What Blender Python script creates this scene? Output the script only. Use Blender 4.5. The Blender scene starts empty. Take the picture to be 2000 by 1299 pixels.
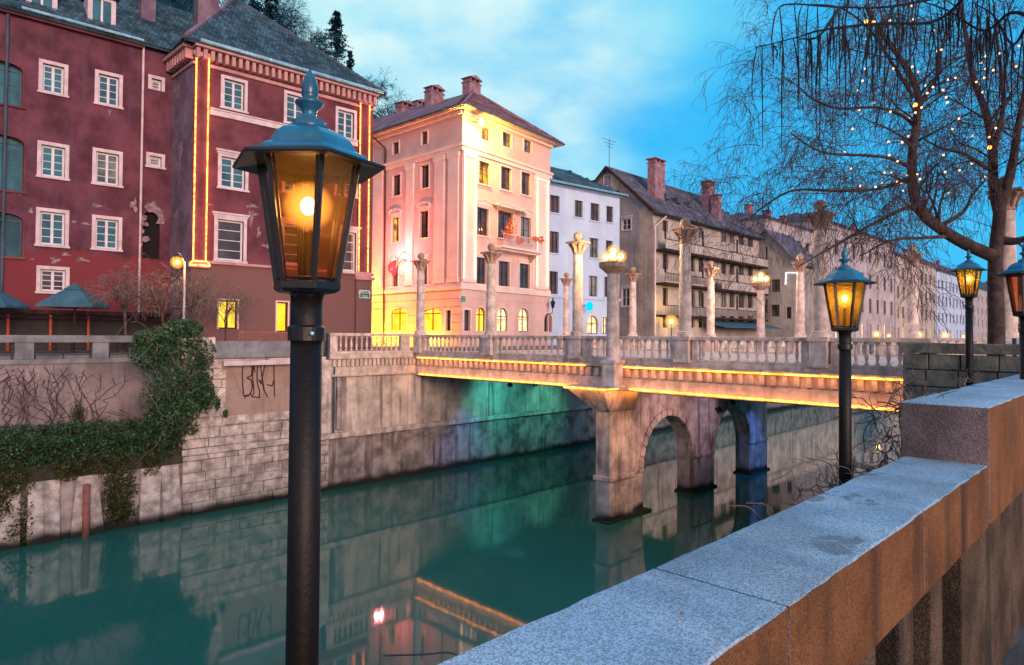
import bpy, bmesh, math, random
from mathutils import Vector, Matrix
R = math.radians
C = bpy.context.scene.collection
rnd = random.Random(7)
sc = bpy.context.scene

# ------------------------------------------------------------------ camera
HC = 7.9                       # eye height above the river
FPX = 1300.0                   # focal length in pixels of the 2000 px wide photograph
ANG = R(44.5)                  # the river runs 44.5 degrees to the right of the view axis
cA, sA = math.cos(ANG), math.sin(ANG)
PITCH, ROLL = R(1.2), R(0.4)
SHK = -math.tan(PITCH) + 5.5 / FPX
fwd0 = Vector((cA, sA, 0)); right0 = Vector((sA, -cA, 0)); up0 = Vector((0, 0, 1))
fwd = fwd0 * math.cos(PITCH) + up0 * math.sin(PITCH)
up = up0 * math.cos(PITCH) - fwd0 * math.sin(PITCH)
rt = right0.copy()
rt2 = rt * math.cos(ROLL) + up * math.sin(ROLL)
up2 = up * math.cos(ROLL) - rt * math.sin(ROLL)
CAM = Vector((0, 0, HC))
cam_d = bpy.data.cameras.new('camera'); cam = bpy.data.objects.new('camera', cam_d); C.objects.link(cam)
cam_d.sensor_width = 36.0; cam_d.lens = 36.0 * FPX / 2000.0; cam_d.shift_y = SHK * FPX / 2000.0
cam_d.clip_start = 0.05; cam_d.clip_end = 6000
cam.matrix_world = Matrix(((rt2.x, up2.x, -fwd.x, 0), (rt2.y, up2.y, -fwd.y, 0), (rt2.z, up2.z, -fwd.z, HC), (0, 0, 0, 1)))
sc.camera = cam
# ------------------------------------------------------------------ world: dusk sky with a bright cloud bank
w = bpy.data.worlds.new('World'); sc.world = w; w.use_nodes = True
nt = w.node_tree; nt.nodes.clear()
def N(t, nt_=None, **k):
    n = (nt_ or nt).nodes.new(t)
    for a, b in k.items(): setattr(n, a, b)
    return n
tc = N('ShaderNodeTexCoord'); out = N('ShaderNodeOutputWorld'); bg = N('ShaderNodeBackground')
sky = N('ShaderNodeTexSky'); sky.sky_type = 'NISHITA'; sky.sun_disc = False; sky.sun_elevation = R(7); sky.sun_rotation = R(200)
def ray(px, py):
    d = rt2 * ((px - 1000) / FPX) + up2 * ((649.5 - py) / FPX + SHK) + fwd
    return d.normalized()
L = nt.links.new
def dotmask(px, py, lo, hi):
    v = ray(px, py)
    dp = N('ShaderNodeVectorMath', operation='DOT_PRODUCT'); L(tc.outputs['Generated'], dp.inputs[0]); dp.inputs[1].default_value = v
    mr = N('ShaderNodeMapRange'); mr.interpolation_type = 'SMOOTHSTEP'; L(dp.outputs['Value'], mr.inputs[0])
    mr.inputs[1].default_value = lo; mr.inputs[2].default_value = hi
    return mr.outputs[0]
def mth(op, a, b=None, clamp=False):
    m = N('ShaderNodeMath', operation=op); m.use_clamp = clamp
    for i, x in enumerate((a, b)):
        if x is None: continue
        if isinstance(x, (int, float)): m.inputs[i].default_value = x
        else: L(x, m.inputs[i])
    return m.outputs[0]
def mixc(f, a, b):
    m = N('ShaderNodeMix', data_type='RGBA')
    if isinstance(f, (int, float)): m.inputs[0].default_value = f
    else: L(f, m.inputs[0])
    for i, x in ((6, a), (7, b)):
        if isinstance(x, tuple): m.inputs[i].default_value = (*x, 1)
        else: L(x, m.inputs[i])
    return m.outputs[2]
mp = N('ShaderNodeMapping'); L(tc.outputs['Generated'], mp.inputs[0]); mp.inputs['Scale'].default_value = (1, 1, 2.2)
nz = N('ShaderNodeTexNoise'); L(mp.outputs[0], nz.inputs['Vector']); nz.inputs['Scale'].default_value = 2.6; nz.inputs['Detail'].default_value = 6; nz.inputs['Roughness'].default_value = .52
nz2 = N('ShaderNodeTexNoise'); L(mp.outputs[0], nz2.inputs['Vector']); nz2.inputs['Scale'].default_value = 7.5; nz2.inputs['Detail'].default_value = 5
sep = N('ShaderNodeSeparateXYZ'); L(tc.outputs['Generated'], sep.inputs[0])
elev = N('ShaderNodeMapRange'); L(sep.outputs['Z'], elev.inputs[0]); elev.inputs[1].default_value = 0.0; elev.inputs[2].default_value = .55
blue = mixc(elev.outputs[0], (0.030, .43, .80), (0.022, .37, .76))
m1 = dotmask(860, 60, .86, .995); m2 = dotmask(960, 160, .955, .998); m4 = dotmask(720, 40, .93, 1.0)
behind = dotmask(1000, 650, .35, -.35)                         # the sky behind the viewer is evenly overcast
cl = mth('ADD', mth('MULTIPLY', m1, .70), mth('MULTIPLY', mth('SUBTRACT', nz.outputs[0], .45), 1.5))
cl = mth('ADD', cl, mth('MULTIPLY', mth('SUBTRACT', nz2.outputs[0], .5), .35))
mr_ = N('ShaderNodeMapRange'); mr_.interpolation_type = 'SMOOTHSTEP'; L(cl, mr_.inputs[0]); mr_.inputs[1].default_value = .12; mr_.inputs[2].default_value = .95
core = mth('MULTIPLY', mth('ADD', m2, mth('MULTIPLY', m4, .6), True), mth('MULTIPLY', mr_.outputs[0], nz2.outputs[0]))
core = mth('MULTIPLY', core, 1.5, True)
c1 = mixc(mr_.outputs[0], blue, (0.17, .60, .76))
c2 = mixc(core, c1, (0.66, .80, .78))
c3 = mixc(mth('MULTIPLY', behind, .8), c2, (0.48, .46, .54))
skm = N('ShaderNodeMix', data_type='RGBA', blend_type='ADD'); skm.inputs[0].default_value = .004; L(c3, skm.inputs[6]); L(sky.outputs[0], skm.inputs[7])
L(skm.outputs[2], bg.inputs[0]); bg.inputs[1].default_value = 1.0; L(bg.outputs[0], out.inputs[0])
# ------------------------------------------------------------------ low soft dusk light from behind the viewer
sd = bpy.data.lights.new('sun', 'SUN'); sd.energy = 2.6; sd.angle = R(25); sd.color = (1.0, .66, .48)
so = bpy.data.objects.new('sun', sd); C.objects.link(so)
so.rotation_euler = Vector((0.30, 1.0, -0.16)).to_track_quat('-Z', 'Y').to_euler()
sc.view_settings.view_transform = 'Standard'; sc.view_settings.look = 'None'; sc.view_settings.gamma = 1; sc.view_settings.exposure = 0.30
sc.view_settings.use_curve_mapping = False
sc.render.engine = 'CYCLES'
sc.cycles.use_denoising = True; sc.cycles.max_bounces = 6; sc.cycles.transparent_max_bounces = 12; sc.cycles.sample_clamp_indirect = 4
sc.cycles.caustics_reflective = False; sc.cycles.caustics_refractive = False

# ------------------------------------------------------------------ materials
MATS = {}
def lin(h):
    h = h.lstrip('#'); return tuple(((int(h[i:i+2], 16) / 255) ** 2.2) for i in (0, 2, 4))
def mat(name, col, rough=.8, var=.25, scale=1.5, bump=.0, bscale=12, spec=.3, metal=0, col2=None, island=0, detail=6, stretch=None, streak=0, stain=None, stainz=None, spec_grain=0, patch=None, coat=0):
    m = bpy.data.materials.new(name); m.use_nodes = True; t = m.node_tree; b = t.nodes['Principled BSDF']; lk = t.links.new
    def n(ty, **k):
        x = t.nodes.new(ty)
        for a, c in k.items(): setattr(x, a, c)
        return x
    def mix(f, a, c, bt='MIX'):
        x = n('ShaderNodeMix', data_type='RGBA', blend_type=bt)
        if isinstance(f, (int, float)): x.inputs[0].default_value = f
        else: lk(f, x.inputs[0])
        for i, v in ((6, a), (7, c)):
            if isinstance(v, tuple): x.inputs[i].default_value = (*v[:3], 1)
            else: lk(v, x.inputs[i])
        return x.outputs[2]
    def mrange(v, a, c, d=0, e=1):
        x = n('ShaderNodeMapRange'); x.interpolation_type = 'SMOOTHSTEP'; lk(v, x.inputs[0])
        for i, q in ((1, a), (2, c), (3, d), (4, e)): x.inputs[i].default_value = q
        return x.outputs[0]
    geo = n('ShaderNodeNewGeometry'); pos = geo.outputs['Position']
    mpn = n('ShaderNodeMapping'); lk(pos, mpn.inputs[0])
    if stretch: mpn.inputs['Scale'].default_value = stretch
    nz_ = n('ShaderNodeTexNoise'); lk(mpn.outputs[0], nz_.inputs['Vector']); nz_.inputs['Scale'].default_value = scale; nz_.inputs['Detail'].default_value = detail; nz_.inputs['Roughness'].default_value = .62
    dark = tuple(c * (1 - var) for c in col); lite = col2 if col2 else tuple(min(1, c * (1 + var)) for c in col)
    c = mix(mrange(nz_.outputs[0], .32, .68), dark, lite)
    if island:
        c = mix(mrange(geo.outputs['Random Per Island'], 0, 1, 0, 1), c, mix(1.0, c, (1 - island, 1 - island, 1 - island), 'MULTIPLY'))
    if streak:
        m2 = n('ShaderNodeMapping'); lk(pos, m2.inputs[0]); m2.inputs['Scale'].default_value = (1.6, 1.6, .12)
        n2 = n('ShaderNodeTexNoise'); lk(m2.outputs[0], n2.inputs['Vector']); n2.inputs['Scale'].default_value = 2.2; n2.inputs['Detail'].default_value = 5
        c = mix(mrange(n2.outputs[0], .5, .72, 0, streak), c, stain or tuple(x * .3 for x in col))
    if patch:                       # fallen plaster / new paint patches: (colour, scale, threshold)
        n3 = n('ShaderNodeTexNoise'); lk(pos, n3.inputs['Vector']); n3.inputs['Scale'].default_value = patch[1]; n3.inputs['Detail'].default_value = 4; n3.inputs['Roughness'].default_value = .6
        c = mix(mrange(n3.outputs[0], patch[2], patch[2] + .03), c, patch[0])
    if stainz:                      # (z_full, z_none, colour): waterline growth or a separately painted base
        sz = n('ShaderNodeSeparateXYZ'); lk(pos, sz.inputs[0])
        n4 = n('ShaderNodeTexNoise'); lk(pos, n4.inputs['Vector']); n4.inputs['Scale'].default_value = 1.1; n4.inputs['Detail'].default_value = 5
        ad = n('ShaderNodeMath', operation='MULTIPLY_ADD'); lk(n4.outputs[0], ad.inputs[0]); ad.inputs[1].default_value = -(stainz[3] if len(stainz) > 3 else .8); lk(sz.outputs['Z'], ad.inputs[2])
        c = mix(mrange(ad.outputs[0], stainz[1], stainz[0]) if stainz[1] < stainz[0] else mrange(ad.outputs[0], stainz[0], stainz[1], 1, 0), c, stainz[2])
    if spec_grain:
        v = n('ShaderNodeTexVoronoi'); lk(pos, v.inputs['Vector']); v.inputs['Scale'].default_value = 190
        v2 = n('ShaderNodeTexNoise'); lk(pos, v2.inputs['Vector']); v2.inputs['Scale'].default_value = 150; v2.inputs['Detail'].default_value = 2
        sp = n('ShaderNodeSeparateColor'); lk(v.outputs['Color'], sp.inputs[0])
        c = mix(mrange(sp.outputs[0], .1, .9, 0, 1), mix(1.0, c, (1 - spec_grain,) * 3, 'MULTIPLY'), mix(1.0, c, (1 + spec_grain * 1.2,) * 3, 'MULTIPLY'))
    lk(c, b.inputs['Base Color']); b.inputs['Roughness'].default_value = rough; b.inputs['Metallic'].default_value = metal
    b.inputs['Specular IOR Level'].default_value = spec; b.inputs['Coat Weight'].default_value = coat
    if bump:
        nb = n('ShaderNodeTexNoise'); lk(pos, nb.inputs['Vector']); nb.inputs['Scale'].default_value = bscale; nb.inputs['Detail'].default_value = 8; nb.inputs['Roughness'].default_value = .65
        bp = n('ShaderNodeBump'); bp.inputs['Strength'].default_value = bump; bp.inputs['Distance'].default_value = .05; lk(nb.outputs[0], bp.inputs['Height']); lk(bp.outputs[0], b.inputs['Normal'])
    MATS[name] = m; return m
def emis(name, col, strength, noise=0, col2=None, nscale=3):
    m = bpy.data.materials.new(name); m.use_nodes = True; t = m.node_tree; t.nodes.clear(); lk = t.links.new
    o = t.nodes.new('ShaderNodeOutputMaterial'); e = t.nodes.new('ShaderNodeEmission'); lk(e.outputs[0], o.inputs[0])
    e.inputs[0].default_value = (*col, 1); e.inputs[1].default_value = strength
    if noise:
        g = t.nodes.new('ShaderNodeNewGeometry'); z = t.nodes.new('ShaderNodeTexNoise'); z.inputs['Scale'].default_value = nscale; z.inputs['Detail'].default_value = 3; lk(g.outputs['Position'], z.inputs['Vector'])
        mr = t.nodes.new('ShaderNodeMapRange'); mr.inputs[1].default_value = .38; mr.inputs[2].default_value = .62; lk(z.outputs[0], mr.inputs[0])
        x = t.nodes.new('ShaderNodeMix'); x.data_type = 'RGBA'; lk(mr.outputs[0], x.inputs[0]); x.inputs[6].default_value = (*(col2 or tuple(c * (1 - noise) for c in col)), 1); x.inputs[7].default_value = (*col, 1)
        lk(x.outputs[2], e.inputs[0])
    MATS[name] = m; return m
MT = MATS
mat('red_plaster', (.125, .044, .068), .9, .38, .7, .5, 6, .15, streak=.45, stain=(.12, .07, .11), stainz=(11.2, 11.5, (.19, .040, .055), 1.2), patch=((.44, .33, .38), .55, .735))
mat('red_plaster2', (.145, .046, .064), .9, .3, .8, .5, 6, .15, streak=.3, stain=(.12, .07, .10), stainz=(10.6, 11.9, (.20, .10, .10), .8), patch=((.46, .34, .38), .5, .74))
mat('bare_coat', (.27, .19, .22), .95, .45, 6, .8, 20, .1)
mat('lilac_plaster', (.19, .13, .18), .9, .35, .8, .5, 6, .15, streak=.6, stain=(.20, .10, .14))
mat('pale_trim', (.62, .50, .56), .8, .16, 2, .3, 14, .2)
mat('pink_trim', (.50, .26, .27), .8, .2, 2, .3, 14, .2)
mat('pink_plaster', (.72, .47, .45), .88, .10, .5, .25, 8, .15, streak=.18, stain=(.5, .3, .33))
mat('pink_light', (.80, .62, .59), .85, .08, .8, .2, 9, .15)
mat('white_plaster', (.46, .58, .82), .9, .08, .5, .25, 8, .15, streak=.2, stain=(.4, .45, .55))
mat('grey_plaster', (.32, .28, .29), .9, .25, .5, .4, 7, .15, streak=.5, stain=(.17, .13, .11))
mat('beige_plaster', (.45, .39, .38), .9, .2, .5, .4, 7, .15, streak=.4, stain=(.2, .18, .17))
mat('ochre_plaster', (.40, .28, .25), .9, .2, .5, .3, 7, .15, streak=.3)
mat('lilac_row', (.42, .37, .42), .9, .2, .4, .3, 7, .15, streak=.3)
mat('roof_tile', (.065, .13, .18), .8, .4, .8, .3, 20, .3, island=.55)
mat('roof_tile_pink', (.30, .17, .21), .8, .35, .8, .3, 20, .3, island=.4)
mat('roof_tile_grey', (.15, .13, .18), .8, .35, .8, .3, 20, .3, island=.4)
mat('slate_blue', (.06, .09, .13), .6, .3, .8, .2, 10, .4, island=.3)
mat('zinc', (.40, .66, .80), .35, .2, 2, .1, 10, .5, metal=.6)
mat('dark_metal', (.008, .007, .008), .42, .3, 6, .12, 40, .5, coat=.15)
mat('lamp_blue', (.018, .13, .24), .26, .3, 5, .1, 40, .5, coat=.3)  # blue sky reflection put into the lantern roof's base colour
mat('pole_brown', (.007, .004, .0035), .5, .4, 3, .15, 50, .35, stretch=(1, 1, .3))
mat('white_frame', (.66, .66, .76), .6, .08, 3, .1, 30, .3)
mat('brown_frame', (.055, .020, .020), .6, .3, 3, .1, 30, .3)
mat('dark_void', (.012, .010, .014), .9, .2, 2)
mat('quay_stone', (.68, .57, .54), .92, .42, 2.2, .9, 7, .2, island=.35, streak=.4, stain=(.15, .12, .13), stainz=(-.10, .28, (.035, .035, .03), .5))
mat('quay_plaster', (.64, .54, .50), .92, .36, .8, .8, 5, .2, streak=.75, stain=(.13, .10, .11), stainz=(.5, 2.4, (.10, .09, .09), 1.6), patch=((.62, .50, .49), .45, .60))
mat('quay_dark', (.40, .33, .33), .95, .5, 1.3, .9, 5, .2, streak=.8, stain=(.10, .08, .09), stainz=(-.10, .28, (.035, .035, .03), .5))
mat('concrete_wall', (.26, .21, .23), .95, .35, .6, .7, 6, .2, streak=.5, stain=(.10, .09, .11))
mat('concrete_grey', (.22, .22, .25), .95, .3, 1.2, .5, 9, .2, streak=.3)
mat('bridge_stone', (.64, .51, .46), .88, .25, 2.5, .6, 12, .2, streak=.4, stain=(.26, .17, .16))
mat('pier_stone', (.58, .46, .42), .88, .36, 1.4, .8, 6, .2, streak=.85, stain=(.14, .09, .09), stainz=(-.10, .25, (.03, .03, .03), .5))
mat('column_stone', (.70, .56, .53), .8, .30, 2.6, .5, 14, .25, streak=.55, stain=(.34, .26, .25))
mat('capital_stone', (.46, .30, .24), .85, .3, 4, .5, 18, .2)
mat('granite_top', (.30, .42, .52), .70, .26, 1.0, .35, 90, .35, spec_grain=.34, detail=8, streak=0, patch=((.17, .23, .28), 1.7, .60))  # blue sky light put into the colour of the stone's top
mat('granite_side', (.21, .095, .042), .88, .28, 2.0, .6, 80, .25, spec_grain=.30, streak=.85, stain=(.05, .03, .025))  # orange lamp light put into the colour of the stone's sides
mat('granite_end', (.20, .15, .15), .88, .28, 3.0, .6, 80, .25, spec_grain=.3, streak=.35, stain=(.1, .08, .08))
mat('granite_low', (.10, .07, .05), .92, .45, 2.0, .6, 60, .25, spec_grain=.5, streak=.8, stain=(.02, .02, .02))
mat('rough_block', (.17, .17, .155), .95, .4, 2.0, .9, 8, .2, island=.3)
mat('paving', (.16, .15, .16), .9, .3, 1.0, .4, 12, .25)
mat('earth', (.07, .06, .045), .95, .4, 2, .6, 8)
mat('leaf_ivy', (.022, .085, .045), .55, .4, 3, .1, 30, .35, island=.6, col2=(.085, .22, .10))
mat('leaf_olive', (.060, .080, .030), .65, .4, 3, .1, 30, .35, island=.6, col2=(.12, .14, .05))
mat('dry_vine', (.24, .18, .17), .85, .35, 5, .3, 30, .2, island=.5)
mat('bark', (.085, .06, .06), .9, .4, 5, .8, 30, .2)
mat('twig', (.11, .075, .085), .85, .3, 4, .0, 30, .2, island=.5)
mat('twig_near', (.016, .018, .03), .85, .3, 4, .0, 30, .2)
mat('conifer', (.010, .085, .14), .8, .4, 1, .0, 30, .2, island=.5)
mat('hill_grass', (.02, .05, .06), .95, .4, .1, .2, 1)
mat('canopy_teal', (.055, .14, .19), .75, .18, 1.5, .2, 20, .2)
mat('wood_dark', (.04, .02, .02), .8, .4, 3, .2, 20, .2)
mat('wood_red', (.45, .07, .035), .6, .2, 3, .1, 20, .3)
mat('chair_dark', (.035, .03, .035), .6, .2, 3)
mat('awning', (.55, .50, .50), .8, .15, 2)
mat('sign_green', (.02, .12, .09), .5, .1, 3)
mat('sign_white', (.75, .8, .78), .5, .05, 3)
mat('graffiti', (.05, .02, .03), .8, .2, 3)
mat('geranium', (.75, .18, .03), .7, .3, 3, island=.5)  # orange lamp glow put into the colour of the balcony plants
mat('antenna', (.10, .12, .16), .5, .2, 3, metal=.5)
mat('car_paint', (.05, .05, .06), .25, .2, 2, coat=.8)
mat('blue_disc', (.0, .25, .7), .4, .1, 2)
mat('stone_red', (.38, .14, .12), .9, .3, 2, .3)
mat('chimney_brick', (.30, .17, .21), .9, .3, 2, .4)
emis('led', (1, .27, .06), 6.5, .7, (.42, .09, .015), 5)
emis('led_bridge', (1, .33, .04), 8, .7, (.42, .11, .010), 4)
emis('led_white', (1, .55, .28), 4)
emis('bulb', (1, .80, .40), 45)
emis('bulb_amber', (1, .55, .05), 12)
emis('bulb_small', (1, .62, .22), 42)
emis('fairy', (1, .42, .20), 3.2)
emis('fairy_hot', (1, .26, .03), 6)
emis('shop_yellow', (1, .62, .06), 1.5, .5, (1, .45, .01), 1.4)
emis('shop_white', (1, .86, .50), 1.5, .5, (.75, .42, .14), 2.5)
emis('win_gold', (1, .55, .08), 1.0, .5, (.2, .08, .03), 2)
emis('neon_red', (1, .02, .03), 4)
emis('neon_pink', (1, .35, .25), 1.6)
emis('neon_orange', (1, .12, .02), 3)
emis('white_tube', (.9, .95, 1), 2.0)
emis('blue_lamp', (.0, .45, 1), 1.6)
def glass(name, col, col2, rough=.06):
    m = mat(name, col, rough, .5, .6, 0, spec=.9, col2=col2); return m
glass('pane_curtain', (.06, .08, .09), (.26, .26, .25))
glass('pane_teal', (.015, .085, .12), (.04, .17, .23)); glass('pane_dark', (.035, .022, .030), (.10, .06, .07)); glass('pane_grey', (.03, .04, .05), (.09, .10, .10))
def lampglass(name, tint, sc_, k):
    m = bpy.data.materials.new(name); m.use_nodes = True; t = m.node_tree; t.nodes.clear(); lk = t.links.new
    o = t.nodes.new('ShaderNodeOutputMaterial'); tr = t.nodes.new('ShaderNodeBsdfTransparent'); tl = t.nodes.new('ShaderNodeBsdfTranslucent'); gl = t.nodes.new('ShaderNodeBsdfGlossy')
    tr.inputs[0].default_value = (*tint, 1); tl.inputs[0].default_value = (*sc_, 1); gl.inputs['Roughness'].default_value = .1; gl.inputs[0].default_value = (.9, .8, .7, 1)
    a = t.nodes.new('ShaderNodeMixShader'); b = t.nodes.new('ShaderNodeMixShader'); lk(tr.outputs[0], a.inputs[1]); lk(tl.outputs[0], a.inputs[2]); a.inputs[0].default_value = k
    fr = t.nodes.new('ShaderNodeFresnel'); fr.inputs[0].default_value = 1.18; lk(fr.outputs[0], b.inputs[0]); lk(a.outputs[0], b.inputs[1]); lk(gl.outputs[0], b.inputs[2]); lk(b.outputs[0], o.inputs[0])
    MATS[name] = m
lampglass('amber_glass', (.80, .44, .32), (1, .47, .08), .07)
lampglass('amber_glass_dense', (.80, .46, .20), (1, .58, .07), .16)
def halo_mat(name, col, strength, p):      # lens bloom imitated by a glowing shell added round a bulb, fading at the rim
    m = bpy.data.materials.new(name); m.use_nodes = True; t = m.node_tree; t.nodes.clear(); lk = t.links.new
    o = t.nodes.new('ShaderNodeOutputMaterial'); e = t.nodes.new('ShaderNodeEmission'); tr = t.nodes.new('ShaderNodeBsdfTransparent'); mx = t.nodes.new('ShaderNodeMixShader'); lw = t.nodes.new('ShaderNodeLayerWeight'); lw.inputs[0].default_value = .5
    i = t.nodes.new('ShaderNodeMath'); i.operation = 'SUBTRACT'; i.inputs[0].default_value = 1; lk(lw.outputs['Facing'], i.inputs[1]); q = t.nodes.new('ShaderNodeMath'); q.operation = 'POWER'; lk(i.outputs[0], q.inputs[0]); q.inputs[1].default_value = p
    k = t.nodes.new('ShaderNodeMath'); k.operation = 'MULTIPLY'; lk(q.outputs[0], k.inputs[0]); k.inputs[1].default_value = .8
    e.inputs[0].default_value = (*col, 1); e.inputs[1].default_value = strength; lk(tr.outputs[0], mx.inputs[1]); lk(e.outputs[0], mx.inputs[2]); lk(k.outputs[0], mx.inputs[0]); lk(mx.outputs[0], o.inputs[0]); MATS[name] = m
halo_mat('frosted_bulb', (1, .62, .11), 2.3, 2.8); halo_mat('frosted_globe', (1, .50, .09), 1.25, 2.6)
# water: a deep green body under a slightly uneven mirror
m = bpy.data.materials.new('river_water'); m.use_nodes = True; t = m.node_tree; b = t.nodes['Principled BSDF']
b.inputs['Base Color'].default_value = (.006, .118, .096, 1); b.inputs['Roughness'].default_value = .045; b.inputs['IOR'].default_value = 1.40; b.inputs['Specular IOR Level'].default_value = .6
g = t.nodes.new('ShaderNodeNewGeometry'); mpw = t.nodes.new('ShaderNodeMapping'); t.links.new(g.outputs['Position'], mpw.inputs[0]); mpw.inputs['Scale'].default_value = (.5, 1.1, 1); mpw.inputs['Rotation'].default_value = (0, 0, .4)
nn = t.nodes.new('ShaderNodeTexNoise'); nn.inputs['Scale'].default_value = 1.2; nn.inputs['Detail'].default_value = 3; t.links.new(mpw.outputs[0], nn.inputs['Vector'])
bp = t.nodes.new('ShaderNodeBump'); bp.inputs['Strength'].default_value = .010; bp.inputs['Distance'].default_value = .15; t.links.new(nn.outputs[0], bp.inputs['Height']); t.links.new(bp.outputs[0], b.inputs['Normal'])
n5 = t.nodes.new('ShaderNodeTexNoise'); n5.inputs['Scale'].default_value = .12; n5.inputs['Detail'].default_value = 3; t.links.new(g.outputs['Position'], n5.inputs['Vector'])
mx = t.nodes.new('ShaderNodeMix'); mx.data_type = 'RGBA'; t.links.new(n5.outputs[0], mx.inputs[0]); mx.inputs[6].default_value = (.016, .115, .092, 1); mx.inputs[7].default_value = (.034, .185, .140, 1); t.links.new(mx.outputs[2], b.inputs['Base Color'])
MATS['river_water'] = m

# ------------------------------------------------------------------ mesh and object helpers
I4 = Matrix.Identity(4); WM = {}
class MB:
    def __init__(s): s.v = []; s.f = []
    def add(s, vs, fs):
        o = len(s.v); s.v += [tuple(x) for x in vs]; s.f += [tuple(i + o for i in q) for q in fs]; return s
    def box(s, x0, x1, y0, y1, z0, z1):
        return s.add([(x0,y0,z0),(x1,y0,z0),(x1,y1,z0),(x0,y1,z0),(x0,y0,z1),(x1,y0,z1),(x1,y1,z1),(x0,y1,z1)],
                     [(0,3,2,1),(4,5,6,7),(0,1,5,4),(1,2,6,5),(2,3,7,6),(3,0,4,7)])
    def hexa(s, p):   # 8 points, same order as box
        return s.add(p, [(0,3,2,1),(4,5,6,7),(0,1,5,4),(1,2,6,5),(2,3,7,6),(3,0,4,7)])
    def poly(s, pts): return s.add(pts, [tuple(range(len(pts)))])
    def prism(s, pts, d):      # polygon pts (3D) pushed by vector d
        n = len(pts); a = [Vector(p) for p in pts]; b = [p + Vector(d) for p in a]
        return s.add(a + b, [tuple(range(n - 1, -1, -1)), tuple(range(n, 2 * n))] + [(i, (i + 1) % n, (i + 1) % n + n, i + n) for i in range(n)])
    def lathe(s, prof, n=16, c=(0, 0, 0), rot=0, cap=True):
        vs = []; fs = []
        for r, z in prof:
            for k in range(n):
                a = rot + 2 * math.pi * k / n; vs.append((c[0] + r * math.cos(a), c[1] + r * math.sin(a), c[2] + z))
        for i in range(len(prof) - 1):
            for k in range(n): fs.append((i*n + k, i*n + (k+1) % n, (i+1)*n + (k+1) % n, (i+1)*n + k))
        if cap: fs.append(tuple(range(n - 1, -1, -1))); fs.append(tuple(range((len(prof)-1)*n, len(prof)*n)))
        return s.add(vs, fs)
    def tube(s, pts, rad, n=5):
        pts = [Vector(p) for p in pts]
        if isinstance(rad, (int, float)): rad = [rad] * len(pts)
        vs = []; fs = []; pd = None
        for i, p in enumerate(pts):
            d = (pts[min(i+1, len(pts)-1)] - pts[max(i-1, 0)])
            if d.length < 1e-9: d = Vector((0, 0, 1))
            d.normalize()
            if pd is None:
                a = Vector((0, 0, 1)) if abs(d.z) < .9 else Vector((1, 0, 0))
            else: a = pd
            x = (a - d * a.dot(d))
            if x.length < 1e-6: x = d.orthogonal()
            x.normalize(); pd = x; y = d.cross(x)
            for k in range(n):
                t_ = 2 * math.pi * k / n; vs.append(p + x * (rad[i] * math.cos(t_)) + y * (rad[i] * math.sin(t_)))
        for i in range(len(pts) - 1):
            for k in range(n): fs.append((i*n + k, i*n + (k+1) % n, (i+1)*n + (k+1) % n, (i+1)*n + k))
        fs.append(tuple(range(n-1, -1, -1))); fs.append(tuple(range((len(pts)-1)*n, len(pts)*n)))
        return s.add(vs, fs)
    def ball(s, c, r, n=10, m=6, sz=1):
        return s.lathe([(max(1e-4, r * math.sin(math.pi * j / m)), -r * sz * math.cos(math.pi * j / m)) for j in range(m + 1)], n, c, cap=False)
    def mesh(s, name, mats=None, smooth=False, bevel=0):
        me = bpy.data.meshes.new(name); me.from_pydata(s.v, [], s.f)
        if bevel or not s.f == []:
            bm = bmesh.new(); bm.from_mesh(me)
            if bevel: bmesh.ops.bevel(bm, geom=bm.edges[:], offset=bevel, segments=2, affect='EDGES', profile=.6, clamp_overlap=True)
            if len(s.f) < 60000: bmesh.ops.recalc_face_normals(bm, faces=bm.faces)
            bm.to_mesh(me); bm.free()
        if mats:
            for q in (mats if isinstance(mats, (list, tuple)) else [mats]): me.materials.append(MT[q])
        if smooth:
            for p in me.polygons: p.use_smooth = True
        return me
    def build(s, name, mats, parent=None, M=I4, smooth=False, bevel=0, kind=None, label=None):
        return link(name, s.mesh(name, mats, smooth, bevel), parent, M, kind, label)
def link(name, me, parent=None, M=I4, kind=None, label=None):
    o = bpy.data.objects.new(name, me); C.objects.link(o); WM[o.name] = M.copy()
    if parent is not None:
        o.parent = parent; o.matrix_parent_inverse = WM[parent.name].inverted()
    o.matrix_basis = M
    if kind: o['kind'] = kind
    if label: o['label'] = label
    return o
def tag(o, label, cat, group=None, kind=None):
    o['label'] = label; o['category'] = cat
    if group: o['group'] = group
    if kind: o['kind'] = kind
    return o
def thing(name, label, cat, loc=(0, 0, 0), group=None):
    o = bpy.data.objects.new(name, None); C.objects.link(o); o.empty_display_size = .2
    M = Matrix.Translation(loc); WM[o.name] = M; o.matrix_basis = M
    return tag(o, label, cat, group)
def copy_thing(root, M, label, group=None):     # copies a thing, its parts and their sub-parts; M = new world matrix * old world matrix inverse
    def rec(o, parent):
        c = o.copy(); C.objects.link(c); W = M @ WM[o.name]; WM[c.name] = W
        if parent is not None: c.parent = parent; c.matrix_parent_inverse = WM[parent.name].inverted()
        c.matrix_basis = W
        for ch in KIDS.get(o.name, []): rec(ch, c)
        return c
    c = rec(root, None); c['label'] = label
    if group: c['group'] = group
    return c
KIDS = {}
_link = link
def link(name, me, parent=None, M=I4, kind=None, label=None):
    o = _link(name, me, parent, M, kind, label)
    if parent is not None: KIDS.setdefault(parent.name, []).append(o)
    return o
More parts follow.
